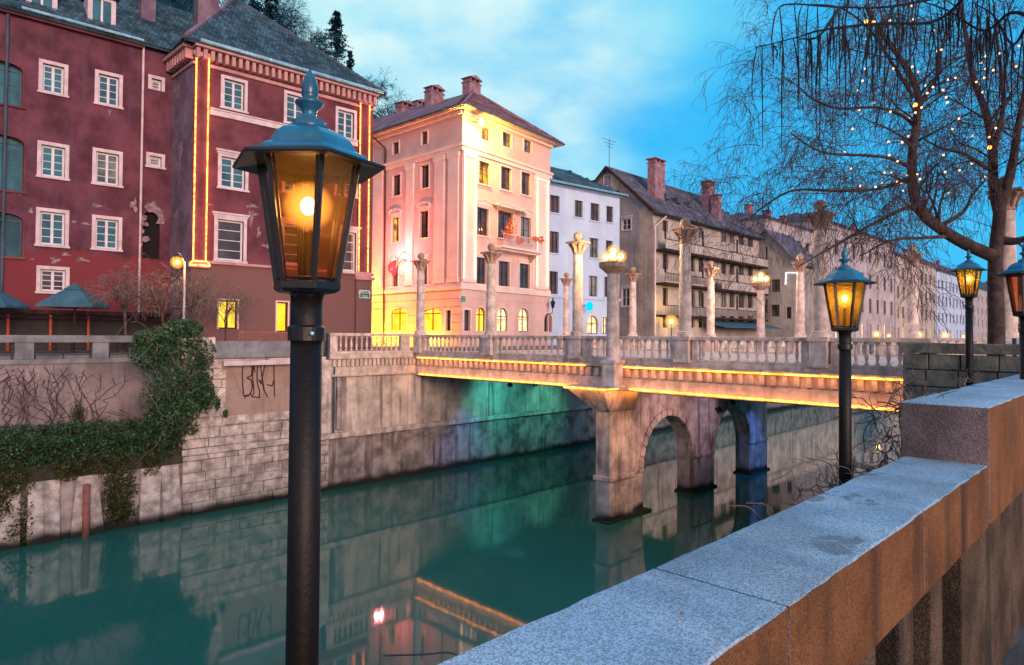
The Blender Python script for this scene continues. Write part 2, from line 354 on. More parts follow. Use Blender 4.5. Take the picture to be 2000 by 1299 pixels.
def pt_light(name, loc, power, col, size=.1, parent=None, spot=None, direction=None, blend=.6):
    d = bpy.data.lights.new(name, 'SPOT' if spot else 'POINT'); d.energy = power; d.color = col; d.shadow_soft_size = size
    o = bpy.data.objects.new(name, d); C.objects.link(o)
    M = Matrix.Translation(loc)
    if spot:
        d.spot_size = R(spot); d.spot_blend = blend; M = M @ Vector(direction).to_track_quat('-Z', 'Y').to_matrix().to_4x4()
    WM[o.name] = M
    if parent is not None: o.parent = parent; o.matrix_parent_inverse = WM[parent.name].inverted(); KIDS.setdefault(parent.name, []).append(o)
    o.matrix_basis = M
    return o
# ------------------------------------------------------------------ where a photographed point stands
def on_z(px, py, z):
    d = ray(px, py); return CAM + d * ((z - HC) / d.z)
def on_u(px, py, u):
    d = ray(px, py); return CAM + d * (u / d.x)
def on_v(px, py, v):
    d = ray(px, py); return CAM + d * (v / d.y)
def at_d(px, py, D):
    d = ray(px, py); return CAM + d * (D / d.dot(fwd0))
class Facade:
    """local x runs left to right along the wall, local y into the building, z up from the street"""
    def __init__(s, px, D, ang, zb=7.0, A=None, depth=0):
        a = R(ang); s.ang = ang; s.px = px; s.D = D; s.zb = zb
        s.d = (fwd0 * math.cos(a) + right0 * math.sin(a)).normalized()
        s.n = Vector((-s.d.y, s.d.x, 0))
        P = at_d(px, 655, D) if A is None else A
        s.A = Vector((P.x, P.y, zb)) + s.n * depth
        s.M = Matrix(((s.d.x, s.n.x, 0, s.A.x), (s.d.y, s.n.y, 0, s.A.y), (0, 0, 1, zb), (0, 0, 0, 1)))
    def off(s, depth): return Facade(s.px, s.D, s.ang, s.zb, A=s.A, depth=depth)
    def loc(s, px, py):
        d = ray(px, py); t_ = (s.A - CAM).dot(s.n) / d.dot(s.n); P = CAM + d * t_
        return (P - s.A).dot(s.d), P.z - s.zb
    def w(s, x, y, z): return s.M @ Vector((x, y, z))

# ================================================================== THE SETTING
SZ = 7.0                       # street level of the far bank
VQ = 30.2                      # face of the far quay
UB0, UB1 = 23.0, 38.9          # the two edges of the bridge
def struct(mb, name, m, **k):
    o = mb.build(name, m, **k); o['kind'] = 'structure'; return o
struct(MB().poly([(-300, -10, 0), (2500, -10, 0), (2500, 31.5, 0), (-300, 31.5, 0)]), 'river_water', 'river_water')
struct(MB().poly([(-400, -40, -1.5), (2600, -40, -1.5), (2600, 60, -1.5), (-400, 60, -1.5)]), 'riverbed', 'earth')
q0 = on_v(355, 1007, VQ).x     # where the smooth stone quay begins
g = MB(); g.box(-300, q0, VQ + 2.45, 1500, SZ - .6, SZ); g.box(q0, 2500, VQ + .35, 1500, SZ - .6, SZ)
struct(g, 'far_bank_pavement', 'paving')
g = MB(); g.box(-300, 20.02, -300, 1.36, -1.5, 5.45)
struct(g, 'near_bank_ground', 'paving')
g = MB(); g.box(20.4, 2500, -300, 5.0, -1.5, SZ - .02)
struct(g, 'near_bank_street', 'paving')

# ---- hill behind the roofs
hb = MB(); hp = []
prof = [(-200, 62), (-60, 66), (20, 64), (50, 58), (75, 50), (95, 38), (115, 24), (140, 12), (170, 3), (220, -1)]
def hill_h(u, v):
    for i in range(len(prof) - 1):
        if prof[i][0] <= u <= prof[i+1][0]:
            f = (u - prof[i][0]) / (prof[i+1][0] - prof[i][0]); h = prof[i][1] * (1 - f) + prof[i+1][1] * f; break
    else: h = prof[0][1] if u < prof[0][0] else -1
    s = max(0, min(1, (v - 62) / 60)); return SZ - .5 + h * s * s * (3 - 2 * s) + 1.5 * math.sin(u * .15) * math.sin(v * .12) * s
nx, ny = 50, 20; vs = []; fs = []
for i in range(nx + 1):
    for j in range(ny + 1):
        u = -200 + 440 * i / nx; v = 58 + 110 * j / ny; vs.append((u, v, hill_h(u, v)))
for i in range(nx):
    for j in range(ny): fs.append((i*(ny+1)+j, (i+1)*(ny+1)+j, (i+1)*(ny+1)+j+1, i*(ny+1)+j+1))
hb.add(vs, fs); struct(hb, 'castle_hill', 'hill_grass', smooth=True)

# ================================================================== FAR QUAY WALL
VU0 = VQ + 2.3
quay = thing('quay_wall', 'long pale stone quay wall of the far bank running along the water and under the bridge', 'quay wall', (q0, VQ, 0))
qb = MB()
qb.box(q0, 300, VQ + .06, VQ + .9, -1.4, 2.65); qb.build('lower_wall', 'quay_dark', quay)
qb = MB(); qb.box(q0, 300, VQ + .16, VQ + .9, 2.65, SZ - .25); qb.build('upper_wall', 'quay_plaster', quay)
MB().box(q0 - .05, 300, VQ - .10, VQ + .3, 2.60, 2.86).build('ledge', 'quay_stone', quay, bevel=.03)
MB().box(q0 - .04, q0 + .4, VQ + .28, VU0 + .5, 2.4, 6.78).build('return_wall', 'quay_dark', quay)
# separate facing stones
u_a, u_b = q0 - .02, on_v(644, 700, VQ).x
stones = []
z = -.3; row = 0
while z < 2.55:
    h = .44 + .06 * ((row * 7) % 3 - 1); h = min(h, 2.58 - z); u = u_a - (.35 if row % 2 else 0)
    while u < u_b:
        wd = .75 + .65 * rnd.random(); e = min(u + wd, u_b)
        if e - max(u, u_a) > .15: stones.append((max(u, u_a), e, z, z + h))
        u = e
    z += h; row += 1
z = 2.88; row = 0
pz0 = 3.95
u_p0 = on_v(443, 740, VQ).x
while z < 6.75:
    h = min(.43 + .05 * ((row * 5) % 3 - 1), 6.78 - z); u = u_a - .3 * (row % 2)
    lim = u_b if z < pz0 - .1 else u_p0
    while u < lim:
        e = min(u + .6 + .7 * rnd.random(), lim)
        if e - max(u, u_a) > .12: stones.append((max(u, u_a), e, z, z + h))
        u = e
    z += h; row += 1
for a, b_, c_, d_ in stones:
    pr = rnd.uniform(.0, .07)
    off = 0 if c_ < 2.7 else .09
    sm = MB().box(a + .012, b_ - .012, VQ - pr + off, VQ + .30, c_ + .010, d_ - .010)
    me = sm.mesh('stone', 'quay_stone', bevel=0)
    bm = bmesh.new(); bm.from_mesh(me)
    for v in bm.verts:
        if v.co.y < VQ + .2: v.co += Vector((rnd.uniform(-.012, .012), rnd.uniform(-.02, .02), rnd.uniform(-.012, .012)))
    bmesh.ops.bevel(bm, geom=[e for e in bm.edges if all(v.co.y < VQ + .2 for v in e.verts)], offset=.018, segments=1, affect='EDGES'); bm.to_mesh(me); bm.free()
    link('stone', me, quay)
# upper recess with its thin stone shelf and the graffiti
u_p1 = on_v(556, 740, VQ).x + 1.0
MB().box(u_p0, u_b - .5, VQ + .12, VQ + .30, pz0, 6.42).build('recess_panel', 'ochre_plaster', quay)
MB().box(u_p0, u_b - .5, VQ - .02, VQ + .29, pz0 - .14, pz0 - .003).build('recess_sill', 'quay_stone', quay, bevel=.02)
MB().box(u_p0 - .25, u_b - .45, VQ - .28, VQ + .5, 6.44, 6.66).build('shelf_slab', 'pale_trim', quay, bevel=.02)
MB().box(u_p0 - .9, u_b - .4, VQ - .04, VQ + .35, 6.78, 7.55).build('parapet', 'concrete_grey', quay, bevel=.02)
MB().box(u_a - .1, u_p0 - .55, VQ - .06, VQ + .50, 6.78, 7.72).build('parapet', 'quay_stone', quay, bevel=.03)
MB().box(u_b - .52, u_b + .06, VQ - .06, VQ + .42, 2.88, 6.6).build('pilaster', 'quay_stone', quay, bevel=.03)
MB().box(u_b + .45, u_b + 1.0, VQ + .0, VQ + .2, 3.0, 5.7).build('stained_strip', 'quay_dark', quay, bevel=.03)
MB().tube([(u_b + .25, VQ - .02, 6.3), (u_b + .25, VQ - .02, 2.9)], .06, 8).build('drain_pipe', 'slate_blue', quay)
# soft pilasters on the wall below and beyond the bridge
for px_, wd in ((820, .5), (905, .45), (968, .5), (1036, .4), (1108, .35)):
    u = on_v(px_, 800, VQ).x
    MB().box(u - wd, u + wd, VQ + .04, VQ + .35, 2.86, 5.9).build('pilaster', 'quay_plaster', quay, bevel=.04)
for k in range(14):
    u = UB1 + 3 + k * 7
    MB().box(u - .5, u + .5, VQ + .04, VQ + .35, 2.86, 6.7).build('pilaster', 'quay_plaster', quay, bevel=.04)
MB().box(UB1 + .2, 300, VQ - .05, VQ + .4, SZ - .2, SZ + .9).build('parapet', 'quay_stone', quay, bevel=.03)
u = UB0 - .1
# moulded courses under the quay balustrade
MB().box(u_b + .06, UB0 - .02, VQ - .08, VQ + .3, 5.72, 5.86).build('moulding', 'bridge_stone', quay, bevel=.03)
MB().box(u_b + .06, UB0 - .02, VQ - .03, VQ + .3, 5.86, 6.22).build('frieze', 'bridge_stone', quay)
MB().box(u_b + .06, UB0 - .02, VQ + .06, VQ + .3, 6.22, 6.62).build('dentil_bed', 'quay_dark', quay)
# graffiti strokes on the recess panel
gm = MB()
def gstroke(pts, wpx=2.3):
    P = [on_v(330 + x / 3.418, 640 + y / 3.418, VQ + .11) for x, y in pts]
    for a, b_ in zip(P, P[1:]):
        d = (b_ - a); n_ = Vector((-d.z, 0, d.x)).normalized() * .028
        gm.hexa([a - n_, b_ - n_, b_ - n_ + Vector((0, .012, 0)), a - n_ + Vector((0, .012, 0)), a + n_, b_ + n_, b_ + n_ + Vector((0, .012, 0)), a + n_ + Vector((0, .012, 0))])
for s_ in ([(497, 235), (490, 300), (492, 380), (500, 455), (540, 450), (558, 400), (550, 350), (520, 335), (552, 320), (556, 270), (540, 235), (500, 235)],
           [(565, 240), (558, 330), (566, 400), (568, 440), (550, 460), (610, 468)], [(566, 240), (575, 300)],
           [(592, 240), (588, 320), (592, 380), (605, 420), (605, 465)], [(600, 345), (618, 380), (612, 350)],
           [(610, 245), (622, 330), (636, 420), (660, 465)], [(634, 420), (622, 340), (642, 240)], [(655, 380), (690, 390), (700, 350)], [(700, 245), (703, 360), (705, 460)], [(500, 462), (530, 455), (552, 440)]): gstroke(s_)
tag(gm.build('graffiti', 'graffiti'), 'thin dark spray-painted letters on the recessed panel of the quay wall', 'graffiti')

# ---- thin railing above the shelf
rail = thing('terrace_railing', 'low thin-barred iron railing with flower boxes left of the bridge on the quay', 'railing', (u_p0, VQ, 7.55))
ra, rb = on_v(470, 640, VQ).x, u_b - .2
MB().box(ra, rb, VQ + .1, VQ + .15, 7.95, 7.99).build('handrail', 'stone_red', rail)
k = 0; u = ra
while u < rb:
    MB().box(u, u + .018, VQ + .11, VQ + .13, 7.55, 7.95).build('bar', 'stone_red', rail); u += .115

# ================================================================== LEFT QUAY: upper wall, planted ledge, lower wall
VU = VQ + 2.3
lw = thing('retaining_wall', 'grey weathered retaining wall rising behind the planted ledge at far left', 'retaining wall', (0, VU, 3))
MB().box(-60, q0 + .3, VU, VU + .5, 2.5, 6.75).build('wall', 'concrete_wall', lw)
MB().box(-60, q0 + .3, VU - .08, VU + .5, 6.60, 6.80).build('coping', 'concrete_grey', lw, bevel=.03)
# low balustrade wall with openings
bw = thing('parapet_wall', 'grey concrete parapet with rectangular openings and iron bars above the ivy wall', 'parapet', (0, VU, 6.8))
ztop = on_v(150, 655, VU).z
MB().box(-60, q0 + .4, VU - .12, VU + .42, ztop - .30, ztop).build('top_beam', 'concrete_grey', bw, bevel=.03)
xs = [(-140, -60), (-15, -2), (52, 66), (182, 210), (330, 352)]
piers_px = [(-175, -120), (28, 66), (180, 212), (320, 352)]
edges = []
for a, b_ in piers_px:
    ua, ub = on_v(a, 690, VU).x, on_v(b_, 690, VU).x; edges.append((ua, ub))
    MB().box(ua, ub, VU - .08, VU + .38, 6.8, ztop - .305).build('post', 'concrete_grey', bw, bevel=.02)
for (a, b_), (c_, d_) in zip(edges, edges[1:]):
    for f in (.25, .5, .75):
        zz = 6.8 + (ztop - .3 - 6.8) * f
        MB().box(b_, c_, VU + .1, VU + .13, zz - .015, zz + .015).build('bar', 'dark_metal', bw)
    for f in (.03, .5, .97):
        uu = b_ + (c_ - b_) * f; MB().box(uu - .02, uu + .02, VU + .08, VU + .12, 6.8, ztop - .3).build('bar', 'dark_metal', bw)
# ledge earth and lower wall
LZ = 2.9
struct(MB().hexa([(-60, VQ - .02, LZ - .6), (q0 + .1, VQ - .02, LZ - .6), (q0 + .1, VU + .05, LZ - .6), (-60, VU + .05, LZ - .6), (-60, VQ - .0, LZ), (q0 + .1, VQ - .0, LZ), (q0 + .1, VU + .05, LZ + .75), (-60, VU + .05, LZ + .75)]), 'planted_ledge', 'earth')
low = thing('river_wall', 'old stained river wall with buttresses below the overgrown ledge at far left', 'river wall', (0, VQ, 0))
MB().box(-60, q0, VQ, VQ + .6, -1.4, LZ - .05).build('wall', 'quay_dark', low)
for px_, w0, w1 in ((100, .28, .28), (170, .35, .62), (295, .4, .5), (330, .35, .5), (20, .3, .3), (70, .25, .3)):
    u = on_v(px_, 960, VQ).x
    MB().hexa([(u - w1, VQ - .25, -.4), (u + w1, VQ - .25, -.4), (u + w1, VQ + .1, -.4), (u - w1, VQ + .1, -.4), (u - w0, VQ - .05, 2.3), (u + w0, VQ - .05, 2.3), (u + w0, VQ + .1, 2.3), (u - w0, VQ + .1, 2.3)]).build('buttress', 'quay_stone', low, bevel=.03)
u = on_v(165, 960, VQ).x
MB().tube([(u, VQ - .3, 2.0), (u, VQ - .3, -.2)], .13, 10).build('drain_pipe', 'stone_red', low, smooth=True)

# ================================================================== BRIDGE
br = thing('stone_bridge', 'pale stone bridge with balustrades and light strips crossing the green river', 'bridge', (UB0, 16.9, 0))
VB0, VB1 = 5.0, VQ + .1        # right and left ends
ZL, ZT, ZR = 5.70, 6.60, 6.90  # lower light, upper light, foot of the balustrade
MB().box(UB0 + .35, UB1 - .35, VB0, VB1, 5.85, 6.93).build('deck', 'bridge_stone', br)
for sgn, U in ((1, UB0), (-1, UB1)):
    def bx(a0, a1, z0, z1, name, m, bev=.02, v0=VB0, v1=VB1):
        x0, x1 = (U + a0, U + a1) if sgn > 0 else (U - a1, U - a0)
        return MB().box(x0, x1, v0, v1, z0, z1).build(name, m, br, bevel=bev)
    bx(.02, .36, 5.62, 6.16, 'girder', 'bridge_stone')
    bx(.10, .36, 6.16, 6.56, 'dentil_bed', 'bridge_stone')
    bx(-.16, .36, 6.60, 6.74, 'cornice', 'bridge_stone', .03)
    bx(-.08, .36, 6.74, 6.90, 'cornice', 'bridge_stone', .03)
    bx(-.04, .30, 6.90, 7.02, 'plinth', 'bridge_stone', .02)
    bx(-.07, .33, 7.76, 7.90, 'handrail', 'bridge_stone', .025)
MB().box(UB0 + 3, UB1 - 3, VB0, VB1, 5.3, 5.85).build('underbeam', 'pier_stone', br)
# dentils
dm = MB().box(-.09, .09, -.16, 0, -.36, 0).add([], []).mesh('dentil', 'bridge_stone', bevel=.012)
nd = 62
for i in range(nd):
    v = VB0 + .35 + (VB1 - VB0 - .7) * i / (nd - 1)
    link('dentil', dm, br, Matrix.Translation((UB0 + .10, v, 6.57)) @ Matrix.Rotation(-math.pi / 2, 4, 'Z'))
for i in range(20):
    u = u_b + .25 + (UB0 - u_b - .4) * i / 19
    link('dentil', dm, quay, Matrix.Translation((u, VQ + .08, 6.60)))
# balusters
bprof = [(.078, 0), (.078, .05), (.048, .07), (.036, .12), (.062, .24), (.066, .31), (.046, .48), (.034, .60), (.050, .62), (.050, .66), (.078, .68), (.078, .74)]
bal = MB().lathe(bprof, 8).mesh('baluster', 'column_stone', smooth=False)
near_px = [817, 955, 1125, 1335, 1600, 1966]
vs_col = []
def v_at(px, u):
    d = ray(px, 640); return d.y / d.x * u
for p in near_px: vs_col.append(v_at(p, UB0))
vs_col[0] = VQ - .25
vs_far = [v_at(p, UB1) for p in (1108, 1238, 1390, 1565, 1785)]
ped = MB().box(-.34, .34, -.34, .34, 0, .12).box(-.29, .29, -.29, .29, .12, .86).box(-.35, .35, -.35, .35, .86, 1.02).mesh('pedestal', 'column_stone', bevel=.02)
for side, cols, U in ((0, vs_col[:5], UB0 + .12), (1, vs_far, UB1 - .12)):
    for v in cols: link('pedestal', ped, br, Matrix.Translation((U, v, 6.90)))
    seq = sorted(cols) ; seq = ([VB0 + .1] if seq[0] > VB0 + 1 else []) + seq
    if side: seq = [v for v in seq if v > VB0] + [VQ]
    for a, b_ in zip(seq, seq[1:]):
        n_ = max(2, int((b_ - a - .95) / .36))
        for kk, e in ((a, 1), (b_, -1)):
            MB().box(U - .14, U + .14, min(kk + e * .36, kk + e * .60), max(kk + e * .36, kk + e * .60), 7.02, 7.757).build('half_pier', 'column_stone', br, bevel=.015)
        for i in range(n_):
            v = a + .78 + (b_ - a - 1.56) * i / (n_ - 1); link('baluster', bal, br, Matrix.Translation((U, v, 7.02)))
# quay balustrade, left of the bridge corner
qbal = thing('quay_balustrade', 'short stone balustrade on the quay left of the bridge corner column', 'balustrade', (u_b, VQ, 6.6))
MB().box(u_b - .05, UB0 - .25, VQ - .14, VQ + .38, 6.62, 6.90).build('cornice', 'bridge_stone', qbal, bevel=.03)
MB().box(u_b, UB0 - .25, VQ - .02, VQ + .3, 6.90, 7.02).build('plinth', 'bridge_stone', qbal, bevel=.02)
MB().box(u_b - .02, UB0 - .25, VQ - .06, VQ + .34, 7.80, 7.96).build('handrail', 'bridge_stone', qbal, bevel=.025)
MB().box(u_b, u_b + .45, VQ + .0, VQ + .28, 7.02, 7.797).build('post', 'column_stone', qbal, bevel=.02)
MB().box(u_b - .12, u_b - .002, VQ - .05, VQ + .3, 6.62, 7.95).build('end_panel', 'slate_blue', qbal, bevel=.02)
MB().box(UB0 - 1.0, UB0 - .40, VQ + .0, VQ + .28, 7.02, 7.797).build('post', 'column_stone', qbal, bevel=.02)
for i in range(12):
    u = u_b + .70 + (UB0 - u_b - 1.95) * i / 11; link('baluster', bal, qbal, Matrix.Translation((u, VQ + .14, 7.04)))
# pier with two arches
VP0, VP1 = 17.1, 17.95
pu = [22.95, 26.0, 30.4, 32.7, 36.9, 39.25]
pier = MB()
def arch_wall(mb, ua, ub, us, ut, zs, ztop, v0, v1, n=18):
    """solid between ua..ub with an arched opening us..ut springing at zs"""
    c0, r = (us + ut) / 2, (ut - us) / 2
    arc = [(c0 - r * math.cos(math.pi * i / n), zs + r * math.sin(math.pi * i / n)) for i in range(n + 1)]
    for i in range(n):
        (a, za), (b_, zb_) = arc[i], arc[i + 1]
        mb.hexa([(a, v0, za), (b_, v0, zb_), (b_, v1, zb_), (a, v1, za), (a, v0, ztop), (b_, v0, ztop), (b_, v1, ztop), (a, v1, ztop)])
pier.box(pu[0], 24.3, VP0, 17.46, -1.4, 5.64); pier.box(24.3, pu[1], VP0, VP1, -1.4, 5.64)
arch_wall(pier, 0, 0, pu[1], pu[2], 1.9, 5.64, VP0, VP1)
pier.box(pu[2], pu[3], VP0, VP1, -1.4, 5.64)
arch_wall(pier, 0, 0, pu[3], pu[4], 1.95, 5.64, VP0, VP1)
pier.box(pu[4], pu[5], VP0, VP1, -1.4, 5.64)
po = pier.build('pier', 'pier_stone', br)
for us, ut, zs in ((pu[1], pu[2], 1.9), (pu[3], pu[4], 1.95)):        # voussoirs, each a stone
    c0, r = (us + ut) / 2, (ut - us) / 2; n_ = 15
    for i in range(n_):
        a0, a1 = math.pi * i / n_ + .012, math.pi * (i + 1) / n_ - .012
        q = [(c0 - rr * math.cos(a), zs + rr * math.sin(a)) for rr, a in ((r + .015, a0), (r + .015, a1), (r + .34, a1), (r + .34, a0))]
        MB().prism([(x, VP0 + .05, zz) for x, zz in q], (0, -.11, 0)).build('voussoir', 'pier_stone', po)
for a, b_ in ((pu[1] - .75, pu[1] - .02), (pu[2] + .0, pu[3] - .0), (pu[4] + .02, pu[5])):
    MB().box(a - .0, b_ + .0, VP0 - .07, VP0 + .05, 1.74, 1.88).build('impost', 'pier_stone', po, bevel=.02)
MB().box(pu[0] + .0, pu[1] - 1.3, VP0 - .36, VP0 + .02, -1.4, 4.7).build('buttress', 'pier_stone', po, bevel=.04)
MB().box(pu[0] - .10, pu[1] - 1.22, VP0 - .44, 17.56, 1.75, 1.95).build('string_course', 'pier_stone', po, bevel=.04)
MB().hexa([(pu[0] - .05, VP0 - .38, 4.7), (pu[1] - 1.2, VP0 - .38, 4.7), (pu[1] - 1.2, 17.47, 4.7), (pu[0] - .05, 17.47, 4.7), (pu[0] - .75, VP0 - .6, 5.62), (pu[1] - 1.2, VP0 - .6, 5.62), (pu[1] - 1.2, VP1 + .5, 5.62), (pu[0] - .75, VP1 + .5, 5.62)]).build('corbel', 'pier_stone', po, bevel=.03)
MB().box(pu[0] - .85, pu[1] - 1.1, VP0 - .7, VP1 + .6, 5.62, 5.78).build('corbel_slab', 'bridge_stone', po, bevel=.03)
for a in (0, 2, 4): MB().box(pu[a] - .12, pu[a + 1] + .12, VP0 - (.42 if a == 0 else .15), (17.6 if a == 0 else VP1 + .1), -1.4, .10).build('footing', 'quay_dark', po, bevel=.05)
# light strips, each strip hangs on the bridge
def strip(name, pts, m, r, label, group):
    o = MB().tube(pts, r, 6).build(name, m); tag(o, label, 'light strip', group); return o
G = 'glowing light strips on the bridge'
vpi = 17.2
strip('light_strip', [(UB0 - .19, VQ - .35, ZT + .02), (UB0 - .19, vpi + .75, ZT + .02)], 'led_bridge', .028, 'upper orange light strip on the bridge, left of the pier lamp', G)
strip('light_strip', [(UB0 - .19, vpi - .95, ZT + .02), (UB0 - .19, VB0, ZT + .02)], 'led_bridge', .028, 'upper orange light strip on the bridge, right of the pier lamp', G)
strip('light_strip', [(UB0 - .03, VQ - .35, ZL), (UB0 - .03, vpi + 1.2, ZL)], 'led_bridge', .031, 'lower orange light strip on the bridge, left of the pier lamp', G)
strip('light_strip', [(UB0 - .03, vpi - 1.4, ZL + .02), (UB0 - .03, VB0, ZL - .02)], 'led_bridge', .031, 'lower orange light strip on the bridge, right of the pier lamp', G)
strip('light_strip', [(pu[0] - .88, VP1 + .6, 5.70), (pu[0] - .88, VP0 - .73, 5.70), (pu[1] - 1.1, VP0 - .73, 5.70)], 'led_bridge', .028, 'orange light strip wrapped round the corbel below the pier lamp', G)
# short white covers on the cornice
for px_, wp in ((1290, 60), (1445, 80), (1580, 36), (1235, 30), (1060, 24), (930, 20)):
    v = v_at(px_, UB0); dv = wp * .012
    MB().box(UB0 - .24, UB0 - .165, v - dv, v + dv, 6.68, 6.74).build('lamp_cover', 'pale_trim', br)

def strip_light(o, a, b, aim, power, col=(1, .34, .06)):
    a, b = Vector(a), Vector(b); d = bpy.data.lights.new('strip_glow', 'AREA'); d.shape = 'RECTANGLE'; d.size = (b - a).length; d.size_y = .05; d.energy = power; d.color = col
    l = bpy.data.objects.new('strip_glow', d); C.objects.link(l); X = (b - a).normalized(); Z = -Vector(aim).normalized(); Y = Z.cross(X)
    M = Matrix(((X.x, Y.x, Z.x, 0), (X.y, Y.y, Z.y, 0), (X.z, Y.z, Z.z, 0), (0, 0, 0, 1))); M.translation = (a + b) / 2; l.matrix_basis = M; WM[l.name] = M
    if o is not None: l.parent = o; l.matrix_parent_inverse = WM[o.name].inverted()
    return l
for o_, va, vb, z_, aim in ((br, VQ - .35, vpi + .75, ZT - .08, (1, 0, -.9)), (br, vpi - .95, VB0, ZT - .08, (1, 0, -.9)), (br, VQ - .35, vpi + 1.2, ZL + .07, (1, 0, .5)), (br, vpi - 1.4, VB0, ZL + .07, (1, 0, .5))):
    strip_light(o_, (UB0 - .26, va, z_), (UB0 - .26, vb, z_), aim, 15, (1, .40, .16))
strip_light(br, (pu[0] - .98, VP0 - .73, 5.60), (pu[0] - .98, VP1 + .6, 5.60), (.8, 0, -1), 8); strip_light(br, (pu[0] - .88, VP0 - .82, 5.58), (pu[1] - 1.1, VP0 - .82, 5.58), (0, .7, -1), 12)

# columns on the bridge
colproto = None
def make_column(h):
    t = thing('stone_column', '', 'column', (0, 0, 0))
    sh = h - .55 - .62
    MB().lathe([(.33, 0), (.33, .08), (.30, .10), (.31, .16), (.25, .20)], 20).build('base', 'column_stone', t, smooth=False)
    MB().lathe([(.235, .20), (.24, .5), (.235, sh * .5), (.20, sh)], 20, cap=False).build('shaft', 'column_stone', t, smooth=True)
    cp = MB().lathe([(.205, sh), (.235, sh + .03), (.21, sh + .06), (.22, sh + .2), (.28, sh + .36), (.40, sh + .50)], 16)
    for k in range(8):
        a = k * math.pi / 4; cp.tube([(.21 * math.cos(a), .21 * math.sin(a), sh + .1), (.27 * math.cos(a), .27 * math.sin(a), sh + .3), (.40 * math.cos(a), .40 * math.sin(a), sh + .47)], [.04, .05, .06], 5)
    cp.build('capital', 'capital_stone', t)
    MB().box(-.40, .40, -.40, .40, sh + .50, sh + .58).build('abacus', 'capital_stone', t, bevel=.02)
    MB().lathe([(.12, sh + .58), (.06, sh + .64)], 12).ball((0, 0, sh + .64 + .19), .20, 14, 9).build('ball', 'capital_stone', t, smooth=True)
    return t
cnames = ['pale stone column with ball top where the balustrade meets the quay corner', 'stone column with ball finial in front of the pink corner house balcony', 'stone column left of the bright globe lamp with gold-brown capital',
          'tall stone column in front of the grey house galleries', 'tallest stone column, just left of the second black lantern', 'orange-lit stone column partly hidden behind the willow trunk']
fnames = ['small stone column on the far rail directly left of the gold-capital column', 'slender column on the far rail in front of the brown gable wall', 'slender far-rail column right of the tall gallery column', 'far-rail stone column left of the tallest near column', 'pinkish far-rail column among the willow twigs']
col0 = make_column(4.75)
first = True
for i, (v, U, nm) in enumerate([(v, UB0 + .12, n_) for v, n_ in zip(vs_col, cnames)] + [(v, UB1 - .12, n_) for v, n_ in zip(vs_far, fnames)]):
    sc_ = 1.0 if i < 6 else 1.04
    M = Matrix.Translation((U, v, 7.92)) @ Matrix.Diagonal((1, 1, sc_, 1)) @ Matrix.Rotation(.0, 4, 'Z')
    if i == 0:
        col0['label'] = nm; col0['group'] = 'stone columns on the bridge'
        for ch in [col0] + KIDS[col0.name]:
            WM[ch.name] = M @ WM[ch.name]; 
        col0.matrix_basis = WM[col0.name]
        for ch in KIDS[col0.name]: ch.matrix_parent_inverse = WM[col0.name].inverted(); ch.matrix_basis = WM[ch.name]
        Minv = M.inverted()
    else: copy_thing(col0, M @ Minv, nm, 'stone columns on the bridge')

# lamp columns with clustered globes
def lamp_column(u, v, zb, h, label, power, r=.26):
    t = thing('globe_lamp_column', label, 'column lamp', (u, v, zb), 'column lamps with clustered globes on the bridge')
    M = Matrix.Translation((u, v, zb))
    MB().box(-.36, .36, -.36, .36, 0, .14).box(-.30, .30, -.30, .30, .14, 1.0).box(-.36, .36, -.36, .36, 1.0, 1.14).build('pedestal', 'column_stone', t, M, bevel=.02)
    MB().lathe([(r + .07, 1.14), (r + .07, 1.22), (r + .01, 1.27), (r, 1.5), (r * .88, h - .5), (r + .05, h - .45)], 20).build('shaft', 'column_stone', t, M)
    MB().lathe([(r + .04, h - .45), (.50, h - .28), (.58, h - .22), (.58, h - .02), (.5, h)], 8).build('capital', 'capital_stone', t, M, bevel=.01)
    for k in range(5):
        a = k * 2 * math.pi / 4 + .5; rr = 0 if k == 4 else .29; zz = h + (.45 if k == 4 else .22)
        MB().tube([(0, 0, h), (rr * .8 * math.cos(a), rr * .8 * math.sin(a), zz - .12)], .025, 6).build('arm', 'dark_metal', t, M)
        MB().ball((rr * math.cos(a), rr * math.sin(a), zz), .12, 12, 8).build('globe', 'bulb_small', t, M, smooth=True); MB().ball((rr * math.cos(a), rr * math.sin(a), zz), .30, 18, 12).build('envelope', 'frosted_globe', t, M, smooth=True)  # each globe gets an added glow shell imitating bloom
    pt_light('lamp_light', (u - .0, v, zb + h + .85), power, (1, .62, .28), .3, t)
    return t
lamp_column(22.35, v_at(1197, 22.35) , 5.78, on_u(1197, 512, 22.35).z - 5.78, 'column with bright globe cluster standing on the middle pier corbel', 900, .27)
lamp_column(UB1 + .25, v_at(1486, UB1 + .25), 6.6, on_u(1486, 552, UB1 + .25).z - 6.6, 'farther globe lamp column in front of the pale houses, between two slender columns', 1100, .24)

